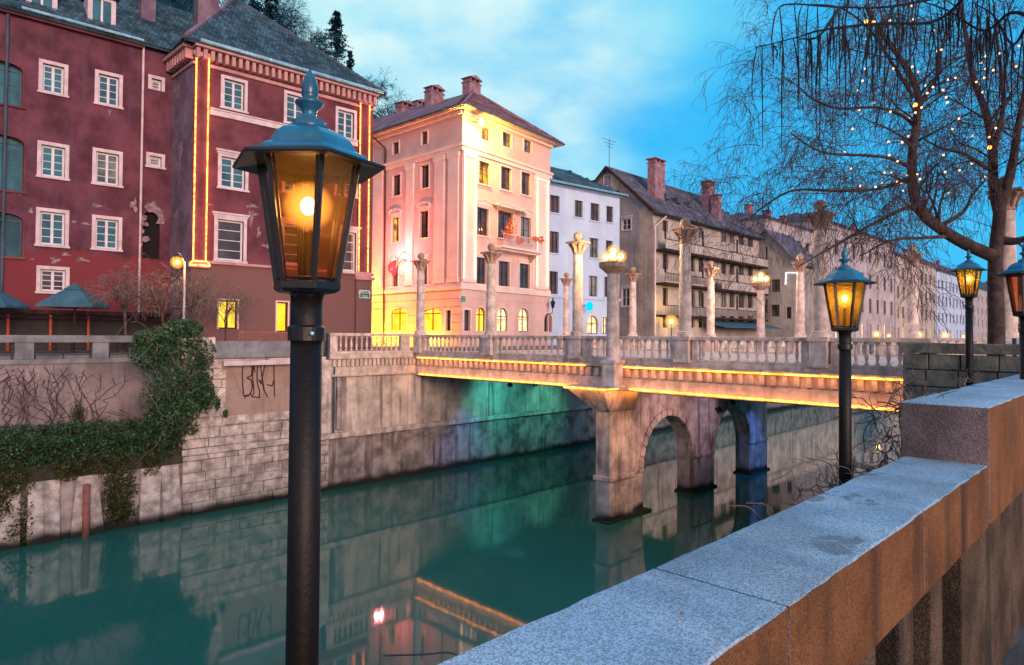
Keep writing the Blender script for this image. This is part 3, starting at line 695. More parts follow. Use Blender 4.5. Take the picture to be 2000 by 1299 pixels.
# assumed coloured floodlights, unseen under the deck, added to tint quay wall and pier
def assumed_flood(px_, py_, v, zf, label, col, power, target, spot=70, u_=None):
    P = Vector((u_ if u_ else UB0 + 2, v, zf)); t = thing('floodlight', label, 'floodlight', P, 'coloured floodlights under the bridge')
    d = (Vector(target) - P).normalized(); M = Matrix.Translation(P) @ d.to_track_quat('-Z', 'Y').to_matrix().to_4x4()
    MB().box(-.16, .16, -.11, .11, 0, .12).build('housing', 'dark_metal', t, M, bevel=.01)
    MB().box(-.02, .02, -.02, .02, .12, .26).build('bracket', 'dark_metal', t, M)
    pt_light('beam', P + d * .05, power, col, .08, t, spot, d, .9)
assumed_flood(0, 0, 26.6, 5.0, 'teal floodlight under the bridge beside the left abutment', (.08, .75, .62), 420, (29.5, 30.2, 3.2), 100, 29.0)
assumed_flood(0, 0, 26.9, 5.0, 'deep blue floodlight under the bridge aimed low at the quay', (.03, .22, .9), 300, (26.6, 30.2, .8), 60, 27.2)
assumed_flood(0, 0, 27.0, 5.0, 'green floodlight under the far part of the bridge', (.12, .75, .50), 300, (34, 30.2, 3), 80, 34.0)
assumed_flood(0, 0, 13.6, 5.0, 'violet floodlight under the bridge aimed at the first arch', (1, .60, .58), 340, (27.6, 17.1, 3.6), 95, 27.5)
assumed_flood(0, 0, 14.2, 5.0, 'blue floodlight under the bridge aimed at the farthest pier leg', (.10, .25, 1), 480, (37.2, 17.1, 1.6), 55, 36.4)
assumed_flood(0, 0, 12.6, 5.0, 'rosy floodlight under the bridge aimed at the nearest pier leg', (1, .58, .40), 520, (24.2, 16.9, 2.2), 60, 24.4)
assumed_flood(0, 0, 13.8, 5.0, 'purple floodlight under the bridge aimed between the two arches', (.85, .62, .80), 190, (31.4, 17.1, 3.6), 75, 31.4)

# ================================================================== WING WALL AT THE RIGHT BRIDGE END
wing = thing('abutment_wall', 'weathered grey block wall at the right end of the bridge, behind the third lantern', 'abutment wall', (20, 5, 0))
zt = on_u(1850, 671, 20).z
MB().box(20.1, 20.5, 1.4, 5.0, -1.4, zt - .3).build('wall', 'concrete_wall', wing)
MB().box(20.5, 23.0, 4.6, 5.0, -1.4, zt - .3).build('wall', 'concrete_wall', wing)
MB().box(19.9, 20.55, .6, 5.1, zt - .26, zt).build('coping', 'rough_block', wing, bevel=.03)
MB().box(20.5, 23.0, 4.55, 5.1, zt - .26, zt).build('coping', 'rough_block', wing, bevel=.03)
z = zt - .28; row = 0
while z > 1.2:
    h = .36 + .1 * rnd.random(); v = .7 - .2 * (row % 2)
    while v < 5.0:
        e = min(5.02, v + .45 + .6 * rnd.random())
        MB().box(19.98 - rnd.random() * .05, 20.3, v + .012, e - .012, z - h + .012, z - .012).build('stone', 'rough_block', wing, bevel=.02); v = e
    z -= h; row += 1

# ================================================================== BUILDING KIT
CACHE = {}
def cached(key, fn):
    if key not in CACHE: CACHE[key] = fn()
    return CACHE[key]
def q5(x): return max(.1, round(x / .05) * .05)
STY = {   # surround, band width, frame material, pane, glazing rows, depth
    'red':   dict(tr='pale_trim', bw=.17, fr='white_frame', pane='pane_teal', rows=4, dep=.16, mw=.10),
    'pink':  dict(tr='pink_light', bw=.12, fr='brown_frame', pane='pane_dark', rows=2, dep=.18, mw=.05),
    'loggia': dict(tr='red_plaster2', bw=.10, fr='slate_blue', pane='pane_teal', rows=2, dep=.28, mw=.06),
    'white': dict(tr='white_plaster', bw=.10, fr='brown_frame', pane='pane_dark', rows=2, dep=.16, mw=.06),
    'grey':  dict(tr='beige_plaster', bw=.10, fr='brown_frame', pane='pane_grey', rows=2, dep=.14, mw=.06),
    'pale':  dict(tr='pale_trim', bw=.12, fr='white_frame', pane='pane_grey', rows=2, dep=.12, mw=.08),
    'shop':  dict(tr='pink_light', bw=.08, fr='brown_frame', pane='shop_yellow', rows=1, dep=.15, mw=.07),
    'shopw': dict(tr='pink_light', bw=.08, fr='brown_frame', pane='shop_white', rows=2, dep=.15, mw=.07),
    'gold':  dict(tr='pink_light', bw=.12, fr='brown_frame', pane='win_gold', rows=2, dep=.18, mw=.05),
}
def window(parent, F, holes, x0, x1, z0, z1, sty='pink', arch=0, hood=0, sill=True, single=False, pane=None):
    """hole x0..x1, z0..z1 in facade coordinates"""
    S = dict(STY[sty]); 
    if pane: S['pane'] = pane
    w_, h_ = q5(x1 - x0), q5(z1 - z0); xc = (x0 + x1) / 2
    holes.append((xc - w_ / 2, xc + w_ / 2, z0, z0 + h_, arch))
    M = F.M @ Matrix.Translation((xc, 0, z0)); hw = w_ / 2; ar = min(arch, hw) if arch else 0
    def arcp(r0, zs, n=8, y=0):       # left to right points of the head
        if arch == 0: return [(-r0, zs), (r0, zs)]
        rise = h_ - zs + (r0 - hw); return [(-r0 * math.cos(math.pi * i / n), zs + rise * math.sin(math.pi * i / n)) for i in range(n + 1)]
    zs = h_ - (hw if arch == 1 else (.18 * w_ if arch else 0))
    def f_sur():
        m_ = MB(); b = S['bw']
        m_.box(-hw - b, -hw, -.05, .03, -.02, zs); m_.box(hw, hw + b, -.05, .03, -.02, zs)
        if arch:
            A_, B_ = arcp(hw, zs), arcp(hw + b, zs)
            for i in range(len(A_) - 1):
                m_.prism([(A_[i][0], .03, A_[i][1]), (A_[i+1][0], .03, A_[i+1][1]), (B_[i+1][0], .03, B_[i+1][1]), (B_[i][0], .03, B_[i][1])], (0, -.08, 0))
        else: m_.box(-hw - b, hw + b, -.055, .03, h_, h_ + b)
        return m_.mesh('window', S['tr'])
    wd = link('window', cached(('s', sty, w_, h_, arch), f_sur), parent, M)
    dp = S['dep']
    def f_sash():
        m_ = MB(); f = S['mw']
        m_.box(-hw, -hw + f, dp, dp + .06, 0, h_ if not arch else zs); m_.box(hw - f, hw, dp, dp + .06, 0, h_ if not arch else zs)
        m_.box(-hw, hw, dp + .002, dp + .06, 0, f)
        if arch:
            A_, B_ = arcp(hw - f, zs), arcp(hw, zs)
            for i in range(len(A_) - 1):
                m_.prism([(A_[i][0], dp + .06, A_[i][1]), (A_[i+1][0], dp + .06, A_[i+1][1]), (B_[i+1][0], dp + .06, B_[i+1][1]), (B_[i][0], dp + .06, B_[i][1])], (0, -.06, 0))
            m_.box(-hw + f, hw - f, dp - .003, dp + .05, zs - f / 2, zs + f / 2)
        else: m_.box(-hw, hw, dp + .002, dp + .06, h_ - f, h_)
        if not single: m_.box(-f * .6, f * .6, dp - .02, dp + .05, f, h_ - f * .9)
        for i in range(1, S['rows']):
            zz = h_ * i / S['rows']; m_.box(-hw + f, hw - f, dp + .015, dp + .045, zz - .018, zz + .018)
        return m_.mesh('sash', S['fr'])
    link('sash', cached(('f', sty, w_, h_, arch, single), f_sash), wd, M)
    def f_pane(a, b):
        m_ = MB()
        if arch:
            A_ = arcp(hw - .01, zs); pts = [(a, dp + .035, .01)] + [(b, dp + .035, .01)] + [(x, dp + .035, z_) for x, z_ in reversed(A_) if a - .02 <= x <= b + .02]
            m_.prism(pts, (0, .012, 0))
        else: m_.box(a, b, dp + .035, dp + .047, .01, h_ - .01)
        return m_.mesh('pane', S['pane'])
    if single: link('pane', cached(('p', sty, w_, h_, arch, 0, S['pane']), lambda: f_pane(-hw + .01, hw - .01)), wd, M)
    else:
        link('pane', cached(('p', sty, w_, h_, arch, 1, S['pane']), lambda: f_pane(-hw + .01, -.003)), wd, M)
        link('pane', cached(('p', sty, w_, h_, arch, 2, S['pane']), lambda: f_pane(.003, hw - .01)), wd, M)
    if sill:
        b = S['bw']
        link('sill', cached(('l', sty, w_), lambda: MB().box(-hw - b - .05, hw + b + .05, -.12, .04, -.13, -.02).mesh('sill', S['tr'], bevel=.015)), wd, M)
    if hood:
        b = S['bw'] + .12
        def f_hood():
            m_ = MB(); zz = h_ + S['bw'] + .1
            m_.box(-hw - b, hw + b, -.16, .02, zz, zz + .10); m_.box(-hw - b + .06, hw + b - .06, -.09, .02, zz - .12, zz)
            if hood == 2:
                n = 8; r = hw + b
                A_ = [(-r * math.cos(math.pi * i / n), zz + .10 + .30 * math.sin(math.pi * i / n)) for i in range(n + 1)]
                for i in range(n): m_.prism([(A_[i][0], .02, zz + .09), (A_[i+1][0], .02, zz + .09), (A_[i+1][0], .02, A_[i+1][1]), (A_[i][0], .02, A_[i][1])], (0, -.10, 0))
                for i in range(n): m_.prism([(A_[i][0], .02, A_[i][1]), (A_[i+1][0], .02, A_[i+1][1]), (A_[i+1][0] * 1.03, .02, A_[i+1][1] + .08), (A_[i][0] * 1.03, .02, A_[i][1] + .08)], (0, -.2, 0))
            return m_.mesh('hood', S['tr'])
        link('hood', cached(('h', sty, w_, h_, hood), f_hood), wd, M)
    return wd
RW = random.Random(17)
def win_px(parent, F, holes, xa, xb, yt, yb, sty='pink', outer=False, **k):
    if sty in ('pink', 'white', 'grey', 'red') and not k.get('pane') and RW.random() < .3: k['pane'] = RW.choice(['pane_curtain', 'pane_grey', 'pane_curtain'])
    xm, ym = (xa + xb) / 2, (yt + yb) / 2
    x0 = F.loc(xa, ym)[0]; x1 = F.loc(xb, ym)[0]; z1 = F.loc(xm, yt)[1]; z0 = F.loc(xm, yb)[1]
    if outer: b = STY[sty]['bw']; x0 += b; x1 -= b; z1 -= b; z0 += .12
    return window(parent, F, holes, x0, x1, z0, z1, sty, **k)
def wall(parent, F, x0, x1, z0, z1, holes, m, dep=.30, name='wall'):
    mb = MB(); hs = [h for h in holes if h[1] > x0 and h[0] < x1]
    X = sorted({round(v, 4) for v in [x0, x1] + [t_ for h in hs for t_ in h[:2]] if x0 - 1e-6 <= v <= x1 + 1e-6})
    Z = sorted({round(v, 4) for v in [z0, z1] + [t_ for h in hs for t_ in h[2:4]] if z0 - 1e-6 <= v <= z1 + 1e-6})
    X = [X[0]] + [b for a, b in zip(X, X[1:]) if b - a > 1e-3]; Z = [Z[0]] + [b for a, b in zip(Z, Z[1:]) if b - a > 1e-3]
    for a, b in zip(X, X[1:]):
        for c_, d_ in zip(Z, Z[1:]):
            xm, zm = (a + b) / 2, (c_ + d_) / 2
            if any(h[0] < xm < h[1] and h[2] < zm < h[3] for h in hs): continue
            mb.add([(a, 0, c_), (b, 0, c_), (b, 0, d_), (a, 0, d_)], [(0, 1, 2, 3)])
    for h in hs:
        a, b, c_, d_ = h[:4]; 
        mb.add([(a, 0, c_), (a, dep, c_), (a, dep, d_), (a, 0, d_)], [(0, 1, 2, 3)]); mb.add([(b, 0, c_), (b, dep, c_), (b, dep, d_), (b, 0, d_)], [(0, 3, 2, 1)])
        mb.add([(a, 0, c_), (b, 0, c_), (b, dep, c_), (a, dep, c_)], [(0, 1, 2, 3)]); mb.add([(a, 0, d_), (b, 0, d_), (b, dep, d_), (a, dep, d_)], [(0, 3, 2, 1)])
        if h[4]:
            hw = (b - a) / 2; xc = (a + b) / 2; hh = d_ - c_; zs = c_ + hh - (hw if h[4] == 1 else .18 * (b - a)); n = 8
            P = [(xc - hw * math.cos(math.pi * i / n), zs + (d_ - zs) * math.sin(math.pi * i / n)) for i in range(n + 1)]
            for i in range(n):
                (xa, za), (xb, zb) = P[i], P[i+1]
                mb.add([(xa, 0, za), (xb, 0, zb), (xb, 0, d_), (xa, 0, d_), (xa, dep, za), (xb, dep, zb)], [(0, 1, 2, 3), (0, 4, 5, 1)])
    me = bpy.data.meshes.new(name); me.from_pydata(mb.v, [], mb.f); me.materials.append(MT[m])
    return link(name, me, parent, F.M)
def fbox(parent, F, x0, x1, y0, y1, z0, z1, name, m, bevel=0): return MB().box(x0, x1, y0, y1, z0, z1).build(name, m, parent, F.M, bevel=bevel)
def inpoly(p, poly):
    c = False; n = len(poly); j = n - 1
    for i in range(n):
        if (poly[i][1] > p[1]) != (poly[j][1] > p[1]) and p[0] < (poly[j][0] - poly[i][0]) * (p[1] - poly[i][1]) / (poly[j][1] - poly[i][1]) + poly[i][0]: c = not c
        j = i
    return c
def tiled_roof(parent, pts, m='roof_tile', tw=.22, th=.30, seed=1):
    """pts: 3D polygon, first edge = eave. A slab, and overlapping tiles that are real geometry"""
    P = [Vector(p) for p in pts]; e = (P[1] - P[0]).normalized(); n = (P[1] - P[0]).cross(P[2] - P[0]).normalized()
    if n.z < 0: n = -n
    up_ = n.cross(e); 
    if up_.z < 0: up_ = -up_
    slab = MB().prism([p - n * .02 for p in P], -n * .16).build('roof', m, parent)
    poly = [((p - P[0]).dot(e), (p - P[0]).dot(up_)) for p in P]
    xs_ = [a for a, b in poly]; ys_ = [b for a, b in poly]; rg = random.Random(seed); vs = []; fs = []
    y = min(ys_); r = 0
    while y < max(ys_):
        x = min(xs_) - (tw / 2 if r % 2 else 0)
        while x < max(xs_):
            if inpoly((x + tw / 2, y + th * .5), poly):
                l = .035 + rg.random() * .02; g_ = .012; o = len(vs); dy = rg.uniform(-.02, .02); tw_ = rg.uniform(-.012, .012)
                for (a, b, h_) in ((x + g_, y - .03 + dy, l + tw_), (x + tw - g_, y - .03 + dy, l - tw_), (x + tw - g_, y + th, .012), (x + g_, y + th, .012), (x + g_, y - .03 + dy, .0), (x + tw - g_, y - .03 + dy, .0)):
                    vs.append(P[0] + e * a + up_ * b + n * h_)
                fs += [(o, o+1, o+2, o+3), (o+4, o+5, o+1, o)]
            x += tw
        y += th; r += 1
    if vs:
        me = bpy.data.meshes.new('tiles'); me.from_pydata([tuple(v) for v in vs], [], fs); me.materials.append(MT[m])
        link('tiles', me, slab, I4, 'stuff')
    return slab
def ridge_tiles(slab, a, b, m, n=None, r=.11):
    a, b = Vector(a), Vector(b); n = n or max(3, int((b - a).length / .38)); mb = MB()
    for i in range(n):
        p, q = a.lerp(b, i / n), a.lerp(b, (i + 1.08) / n); mb.tube([p + Vector((0, 0, .02)), q + Vector((0, 0, .05))], [r, r * 1.15], 6)
    mb.build('ridge_tiles', m, slab, I4, kind='stuff')
def chimney(parent, P, wx, wy, h, m='stone_red', F=None, gable=True, name='chimney'):
    M = (Matrix.Translation(P) @ (F.M.to_3x3().to_4x4() if F else I4))
    o = MB().box(-wx, wx, -wy, wy, -2, h).box(-wx - .07, wx + .07, -wy - .07, wy + .07, h, h + .12).build(name, m, parent, M, bevel=.01)
    k = MB()
    for sx in (-1, 0, 1): k.box(sx * wx * .8 - .07, sx * wx * .8 + .07, -wy, wy, h + .12, h + .42)
    k.build('vent', m, o, M)
    if gable: MB().prism([(-wx - .14, -wy - .14, h + .42), (wx + .14, -wy - .14, h + .42), (0, -wy - .14, h + .75)], (0, 2 * wy + .28, 0)).build('cap', m, o, M)
    else: MB().box(-wx - .14, wx + .14, -wy - .14, wy + .14, h + .42, h + .54).build('cap', m, o, M)
    return o
def core(parent, F, x0, x1, y0, y1, z0, z1, m='dark_void'): return MB().box(x0, x1, y0, y1, z0, z1).build('inner_wall', m, parent, F.M)
def gutter(parent, F, x0, x1, y, z, r=.09, m='zinc'): return MB().tube([F.w(x0, y, z), F.w(x1, y, z)], r, 8).build('gutter', m, parent)
def led_box(F, x0, x1, z0, z1, y, m, label, group, r=.03, base=None):
    mb = MB().tube([F.w(x0, y, z0), F.w(x0, y, z1)], r, 6).tube([F.w(x1, y, z0), F.w(x1, y, z1)], r, 6)
    mb.tube([F.w(x0 - .14, y - .03, z1 + .09), F.w(x1 + .14, y - .03, z1 + .09)], r, 6).tube([F.w(x0 - .14, y - .03, z1 + .09), F.w(x0, y, z1)], r, 6).tube([F.w(x1 + .14, y - .03, z1 + .09), F.w(x1, y, z1)], r, 6)
    if base: mb.tube([F.w(x0 - .05, y - .05, z0), F.w(x1 + .05, y - .05, z0)], r, 6).tube([F.w(x0 - .2, y - .08, z0 - .22), F.w(x1 + .2, y - .08, z0 - .22)], r, 6).tube([F.w(x0 - .2, y - .08, z0 - .22), F.w(x0 - .05, y - .05, z0)], r, 6).tube([F.w(x1 + .2, y - .08, z0 - .22), F.w(x1 + .05, y - .05, z0)], r, 6)
    o = tag(mb.build('light_strip', m), label, 'light strip', group)
    for xx in (x0, x1):
        l = strip_light(None, F.w(xx, y - .14, z0), F.w(xx, y - .14, z1), F.n, 22 if m == 'led' else 11, (1, .24, .06) if m == 'led' else (1, .62, .30)); l.parent = o
    return o

# ================================================================== RED HOUSE, LEFT WING
LW = Facade(330, 37.1, 48.1)
red = thing('red_house', 'long dark red weathered house with white-framed windows and dormers at far left', 'house', LW.A)
hl = []
for a, b, yt, yb in ((75, 133, 120, 186), (185, 239, 142, 209), (72, 135, 278, 350), (180, 239, 293, 364), (70, 134, 408, 483), (179, 238, 422, 490), (71, 135, 521, 574)):
    win_px(red, LW, hl, a, b, yt, yb, 'red', outer=True, pane='pane_dark' if yt == 521 else None)
for a, b, yt, yb in ((-48, 44, 118, 200), (-48, 46, 262, 369), (-48, 44, 415, 499)):    # arched loggias
    win_px(red, LW, hl, a, b, yt, yb, 'loggia', arch=2, single=True, sill=True)
win_px(red, LW, hl, 296, 315, 155, 176, 'red', outer=False, single=True, sill=False)
win_px(red, LW, hl, 292, 315, 306, 325, 'red', single=True, sill=True)
xl, xr = LW.loc(-220, 400)[0], LW.loc(332, 400)[0]
ztl = LW.loc(160, 58)[1]
# dark broken opening beside the side wall
bx0, bx1 = LW.loc(279, 450)[0], LW.loc(312, 450)[0]; bz0, bz1 = LW.loc(295, 505)[1], LW.loc(295, 412)[1]
hl.append((bx0, bx1, bz0, bz1, 1))
wall(red, LW, xl, xr + .3, 0, ztl, hl, 'red_plaster', dep=.35)
fbox(red, LW, bx0, bx1, .34, .38, bz0, bz1, 'dark_recess', 'dark_void')
mb = MB()
for i in range(26):                 # torn plaster edge round the opening
    a = rnd.uniform(0, math.pi); xx = (bx0 + bx1) / 2 - (bx1 - bx0) * .56 * math.cos(a) * rnd.uniform(.95, 1.25); zz = bz1 - .6 + .85 * math.sin(a) * rnd.uniform(.9, 1.15) - (rnd.random() * 1.8 if math.cos(a) > .2 else 0)
    s_ = rnd.uniform(.10, .26); mb.prism([(xx + s_ * math.cos(t_ + i) * rnd.uniform(.6, 1.2), .01, zz + s_ * math.sin(t_ + i) * rnd.uniform(.7, 1.4)) for t_ in (0, 1.1, 2.2, 3.4, 4.6)], (0, -.03 - .02 * rnd.random(), 0))
mb.build('broken_plaster', 'bare_coat', red, LW.M)
core(red, LW, xl, xr + .3, .45, 11, 0, ztl)
MB().tube([LW.w(LW.loc(276, 300)[0], -.08, .3), LW.w(LW.loc(276, 300)[0], -.08, ztl)], .06, 8).build('downpipe', 'pale_trim', red)
MB().tube([LW.w(LW.loc(9, 300)[0], -.1, .3), LW.w(LW.loc(9, 300)[0], -.1, ztl)], .07, 8).build('downpipe', 'slate_blue', red)
fbox(red, LW, xl, LW.loc(278, 60)[0], -.28, .1, ztl - .22, ztl, 'cornice', 'red_plaster2', .02)
gutter(red, LW, LW.loc(40, 25)[0], LW.loc(277, 78)[0], -.45, ztl + .12)
e0 = LW.w(xl, -.5, ztl + .02); e1 = LW.w(xr + 1.5, -.5, ztl + .02)
rz = LW.off(4.6).loc(335, 14)[1]
r1 = LW.w(xr + 4.5, 4.6, rz); r0_ = LW.w(xl, 4.6, rz)
tiled_roof(red, [e0, e1, r1, r0_], seed=2)
MB().poly([r0_, r1, LW.w(xr + 1.5, 10, ztl), LW.w(xl, 10, ztl)]).build('roof', 'roof_tile', red)
for (pa, pb, pt, pb2) in ((172, 226, -6, 49), (52, 112, -40, 20)):     # dormers
    Fd = LW.off(.35); xa, zt_ = Fd.loc(pa, pt); xb, zb_ = Fd.loc(pb, pb2); zt_ = Fd.loc((pa + pb) / 2, pt)[1]; zb_ = Fd.loc((pa + pb) / 2, pb2)[1]
    dh = []
    d_ = MB().box(xa, xa + .22, 0, 3, zb_ - .2, zt_).box(xb - .22, xb, 0, 3, zb_ - .2, zt_).box(xa, xb, -.001, .05, zt_ - .18, zt_ + .02).build('dormer', 'pale_trim', red, Fd.M)
    MB().hexa([(xa - .15, -.25, zt_ + .0), (xb + .15, -.25, zt_), (xb + .15, 3.4, zt_ + .5), (xa - .15, 3.4, zt_ + .5), (xa - .15, -.25, zt_ + .12), (xb + .15, -.25, zt_ + .12), (xb + .15, 3.4, zt_ + .62), (xa - .15, 3.4, zt_ + .62)]).build('dormer_roof', 'slate_blue', d_, Fd.M)
    MB().box(xa + .22, (xa + xb) / 2 - .04, .06, .08, zb_, zt_ - .2).box((xa + xb) / 2 + .04, xb - .22, .06, .08, zb_, zt_ - .2).build('pane', 'pane_teal', d_, Fd.M)
    MB().box((xa + xb) / 2 - .05, (xa + xb) / 2 + .05, .02, .07, zb_, zt_ - .19).box(xa + .22, xb - .22, .02, .07, zb_, zb_ + .08).build('sash', 'white_frame', d_, Fd.M)
P = LW.off(2.4).loc(287, 20); chimney(red, LW.w(P[0], 2.4, P[1]), .38, .38, 2.2, 'lilac_plaster', LW)
for pa, pb in ((-5, -5),): pass

mb = MB(); rgp = random.Random(3)      # fallen plaster, each patch a thin break in the coat
def patches(F_, lst, name='broken_plaster', m='bare_coat', par=None):
    for px_, py_, wp, hp_ in lst:
        mb = MB(); x_, z_ = F_.loc(px_, py_); sx = abs(F_.loc(px_ + wp / 2, py_)[0] - x_); sz = abs(F_.loc(px_, py_ + hp_ / 2)[1] - z_); n_ = 25; pts = []
        for i in range(n_): a = 6.283 * i / n_; k_ = rgp.uniform(.45, 1.0) * (1 + .35 * math.sin(3 * a + px_)); pts.append((x_ + sx * k_ * math.cos(a), -.004, z_ + sz * k_ * math.sin(a)))
        mb.prism(pts, (0, -.012, 0)).build(name, m, par, F_.M)
patches(LW, [(108, 508, 26, 14), (128, 497, 20, 8), (160, 508, 30, 9), (190, 402, 34, 8), (166, 437, 26, 6), (60, 412, 12, 16), (34, 378, 22, 6), (247, 521, 22, 5), (145, 433, 14, 5), (62, 507, 14, 5), (214, 218, 8, 14), (262, 400, 16, 30)], par=red)

# ================================================================== RED HOUSE, CORNER BLOCK
RB = Facade(370, 34.9, 47.5)
SF = Facade(370, 34.9, 134.5, A=RB.A)
rh = thing('corner_house', 'maroon corner house with orange light strips along its pilasters and a steep hipped roof', 'house', RB.A)
hr = []; hs_ = []
for a, b, yt, yb in ((431, 483, 151, 217), (554, 602, 182, 246), (655, 696, 212, 273)): win_px(rh, RB, hr, a, b, yt, yb, 'red', outer=True, sill=True)
for a, b, yt, yb in ((425, 485, 303, 372), (551, 603, 318, 380), (654, 698, 330, 385)): win_px(rh, RB, hr, a, b, yt, yb, 'red', outer=True, hood=1)
for a, b, yt, yb in ((418, 481, 424, 513), (549, 601, 434, 520), (660, 700, 448, 533)): win_px(rh, RB, hr, a, b, yt, yb, 'red', outer=True, hood=1, single=True, pane='pane_dark')
win_px(rh, RB, hr, 427, 463, 587, 642, 'shop', single=False, sill=False)
win_px(rh, RB, hr, 540, 562, 590, 648, 'shop', single=True, sill=False)
zt2 = RB.loc(400, 96)[1]; xe = RB.loc(727, 400)[0]
wall(rh, RB, 0, xe, 0, zt2, hr, 'red_plaster2', dep=.35)
sx0 = SF.loc(328, 300)[0]
wall(rh, SF, sx0 - .6, 0, 0, zt2, [], 'lilac_plaster')
core(rh, RB, .12, xe - .1, .45, 11.5, 0, zt2); fbox(rh, RB, xe - .12, xe, .01, 11.6, 0, zt2 - .01, 'side_wall', 'red_plaster2')
# cornice with consoles
for F_, a, b in ((RB, -.1, xe + .1), (SF, sx0 - .5, .0)):
    fbox(rh, F_, a, b, -.12, .05, zt2 - .95, zt2 - .82, 'moulding', 'pink_trim', .02)
    fbox(rh, F_, a, b, -.55, .05, zt2 - .12, zt2 + .08, 'cornice', 'pink_trim', .03)
    n_ = int((b - a) / .36); cm = cached('console', lambda: MB().box(-.10, .10, -.42, 0, -.16, .36).mesh('console', 'pink_trim', bevel=.03))
    for i in range(n_): link('console', cm, rh, F_.M @ Matrix.Translation((a + .2 + (b - a - .4) * i / (n_ - 1), 0, zt2 - .50)))
gutter(rh, RB, .1, xe + .3, -.66, zt2 + .16, .10)
# string courses
zc = RB.loc(500, 238)[1]; xa_ = RB.loc(408, 300)[0]; xb_ = RB.loc(697, 300)[0]
fbox(rh, RB, xa_, xb_, -.13, .02, zc - .17, zc + .13, 'string_course', 'pale_trim', .02); fbox(rh, RB, xa_, xb_, -.20, .02, zc + .13, zc + .2, 'string_course', 'pale_trim', .01)
zc = RB.loc(500, 152)[1]; fbox(rh, RB, xa_, xb_, -.07, .02, zc - .1, zc + .06, 'string_course', 'pink_trim', .02)
zc = RB.loc(680, 533)[1]; fbox(rh, RB, xa_, xe + .12, -.10, .02, zc - .07, zc + .07, 'string_course', 'pink_trim', .02)
# pilasters
GL = 'light strips framing the pilasters'
for pa, pb, ya, yb, lab in ((378, 404, 112, 512, 'orange light strip framing the left pilaster of the maroon house'), (700, 719, 205, 532, 'orange light strip framing the right pilaster of the maroon house')):
    x0, x1 = RB.loc(pa, 300)[0], RB.loc(pb, 300)[0]; z1 = RB.loc((pa + pb) / 2, ya)[1]; z0 = RB.loc((pa + pb) / 2, yb)[1]
    fbox(rh, RB, x0, x1, -.14, .02, z0, z1, 'pilaster', 'red_plaster2', .015); fbox(rh, RB, x0 - .14, x1 + .14, -.24, .02, z1, z1 + .24, 'capital', 'pink_trim', .03)
    fbox(rh, RB, x0 - .2, x1 + .2, -.22, .02, z0 - .32, z0, 'pilaster_foot', 'pink_trim', .03)
    led_box(RB, x0 + .02, x1 - .02, z0 + .03, z1, -.17, 'led', lab, GL, .042, base=(pa < 500))
    if pa > 500: fbox(rh, RB, x0 - .12, x1 + .30, -.16, .02, 0, z0 - .33, 'pedestal', 'red_plaster2', .02); fbox(rh, RB, x0 - .2, x1 + .4, -.30, .02, z0 - .5, z0 - .32, 'pedestal_cap', 'pink_trim', .02)
patches(RB, [(493, 402, 26, 10), (490, 425, 12, 36), (505, 455, 10, 22), (497, 418, 22, 8), (410, 400, 10, 5), (520, 480, 20, 10)], par=rh)
patches(SF, [(345, 180, 16, 30), (352, 300, 8, 60), (344, 420, 14, 20)], m='bare_coat', par=rh)
# roof: steep pyramid
A0 = RB.w(-.65, -.65, zt2 + .1); A1 = RB.w(xe + .55, -.65, zt2 + .1); A2 = RB.w(xe + .55, 12, zt2 + .1); A3 = RB.w(-.65, 12, zt2 + .1)
AP = RB.off(5.8).loc(458, -2); ap = RB.w(AP[0], 5.8, AP[1])
AQ = RB.w(AP[0] + .4, 6.4, AP[1])
rs = tiled_roof(rh, [A0, A1, ap], seed=3)
tiled_roof(rh, [A3, A0, ap], seed=4, tw=.3, th=.34)
MB().poly([A1, A2, ap]).poly([A2, A3, ap]).build('roof', 'roof_tile', rh)
ridge_tiles(rs, A0, ap, 'lilac_plaster'); ridge_tiles(rs, A1, ap, 'slate_blue')
P = RB.off(.8).loc(402, 20); chimney(rh, LW.w(LW.off(3.0).loc(403, 42)[0], 3.0, LW.off(3.0).loc(403, 42)[1]), .62, .4, 2.6, 'lilac_plaster', RB)
q = RB.off(2.2).loc(566, 106); MB().box(q[0] - .45, q[0] + .45, -.03, .03, -.02, .02).build('skylight', 'zinc', rh, RB.M @ Matrix.Translation((0, 2.2, q[1] + .1)))

# ================================================================== PINK CORNER HOUSE
PR = Facade(900, 50, 38.1)
PL = Facade(900, 50, 132.5, A=PR.A)
pk = thing('pink_house', 'tall pink corner house with pale pilasters, balcony and shop windows behind the bridge', 'house', PR.A)
hR, hL = [], []
for a, b, yt, yb, k in ((939, 957, 249, 274, 0), (981, 999, 260, 287, 0), (1023, 1038, 274, 298, 0), (935, 956, 317, 360, 0), (978, 998, 327, 371, 0), (1018, 1036, 338, 381, 0),
                        (931, 954, 407, 460, 2), (972, 1001, 414, 466, 2), (1016, 1036, 424, 474, 2), (930, 950, 503, 557, 1), (973, 995, 510, 561, 1), (1014, 1034, 515, 565, 1)):
    win_px(pk, PR, hR, a, b, yt, yb, 'pink', hood=k, sill=yt > 300, pane='win_gold' if (a == 935) else None)
for a, b, yt, yb, k, p in ((767, 779, 278, 301, 0, None), (767, 782, 341, 382, 0, None), (765, 780, 424, 473, 2, 'win_gold'), (765, 778, 509, 560, 1, 'pane_dark'), (823, 835, 257, 282, 0, None), (822, 838, 322, 367, 0, None), (820, 837, 412, 464, 2, None), (822, 835, 506, 557, 1, None)):
    win_px(pk, PL, hL, a, b, yt, yb, 'pink', hood=k, sill=yt > 300, pane=p)
win_px(pk, PL, hL, 762, 795, 602, 648, 'shop', arch=2, sill=False); win_px(pk, PL, hL, 824, 862, 602, 648, 'shop', arch=2, sill=False)
win_px(pk, PL, hL, 871, 881, 606, 648, 'pink', single=True, sill=False)
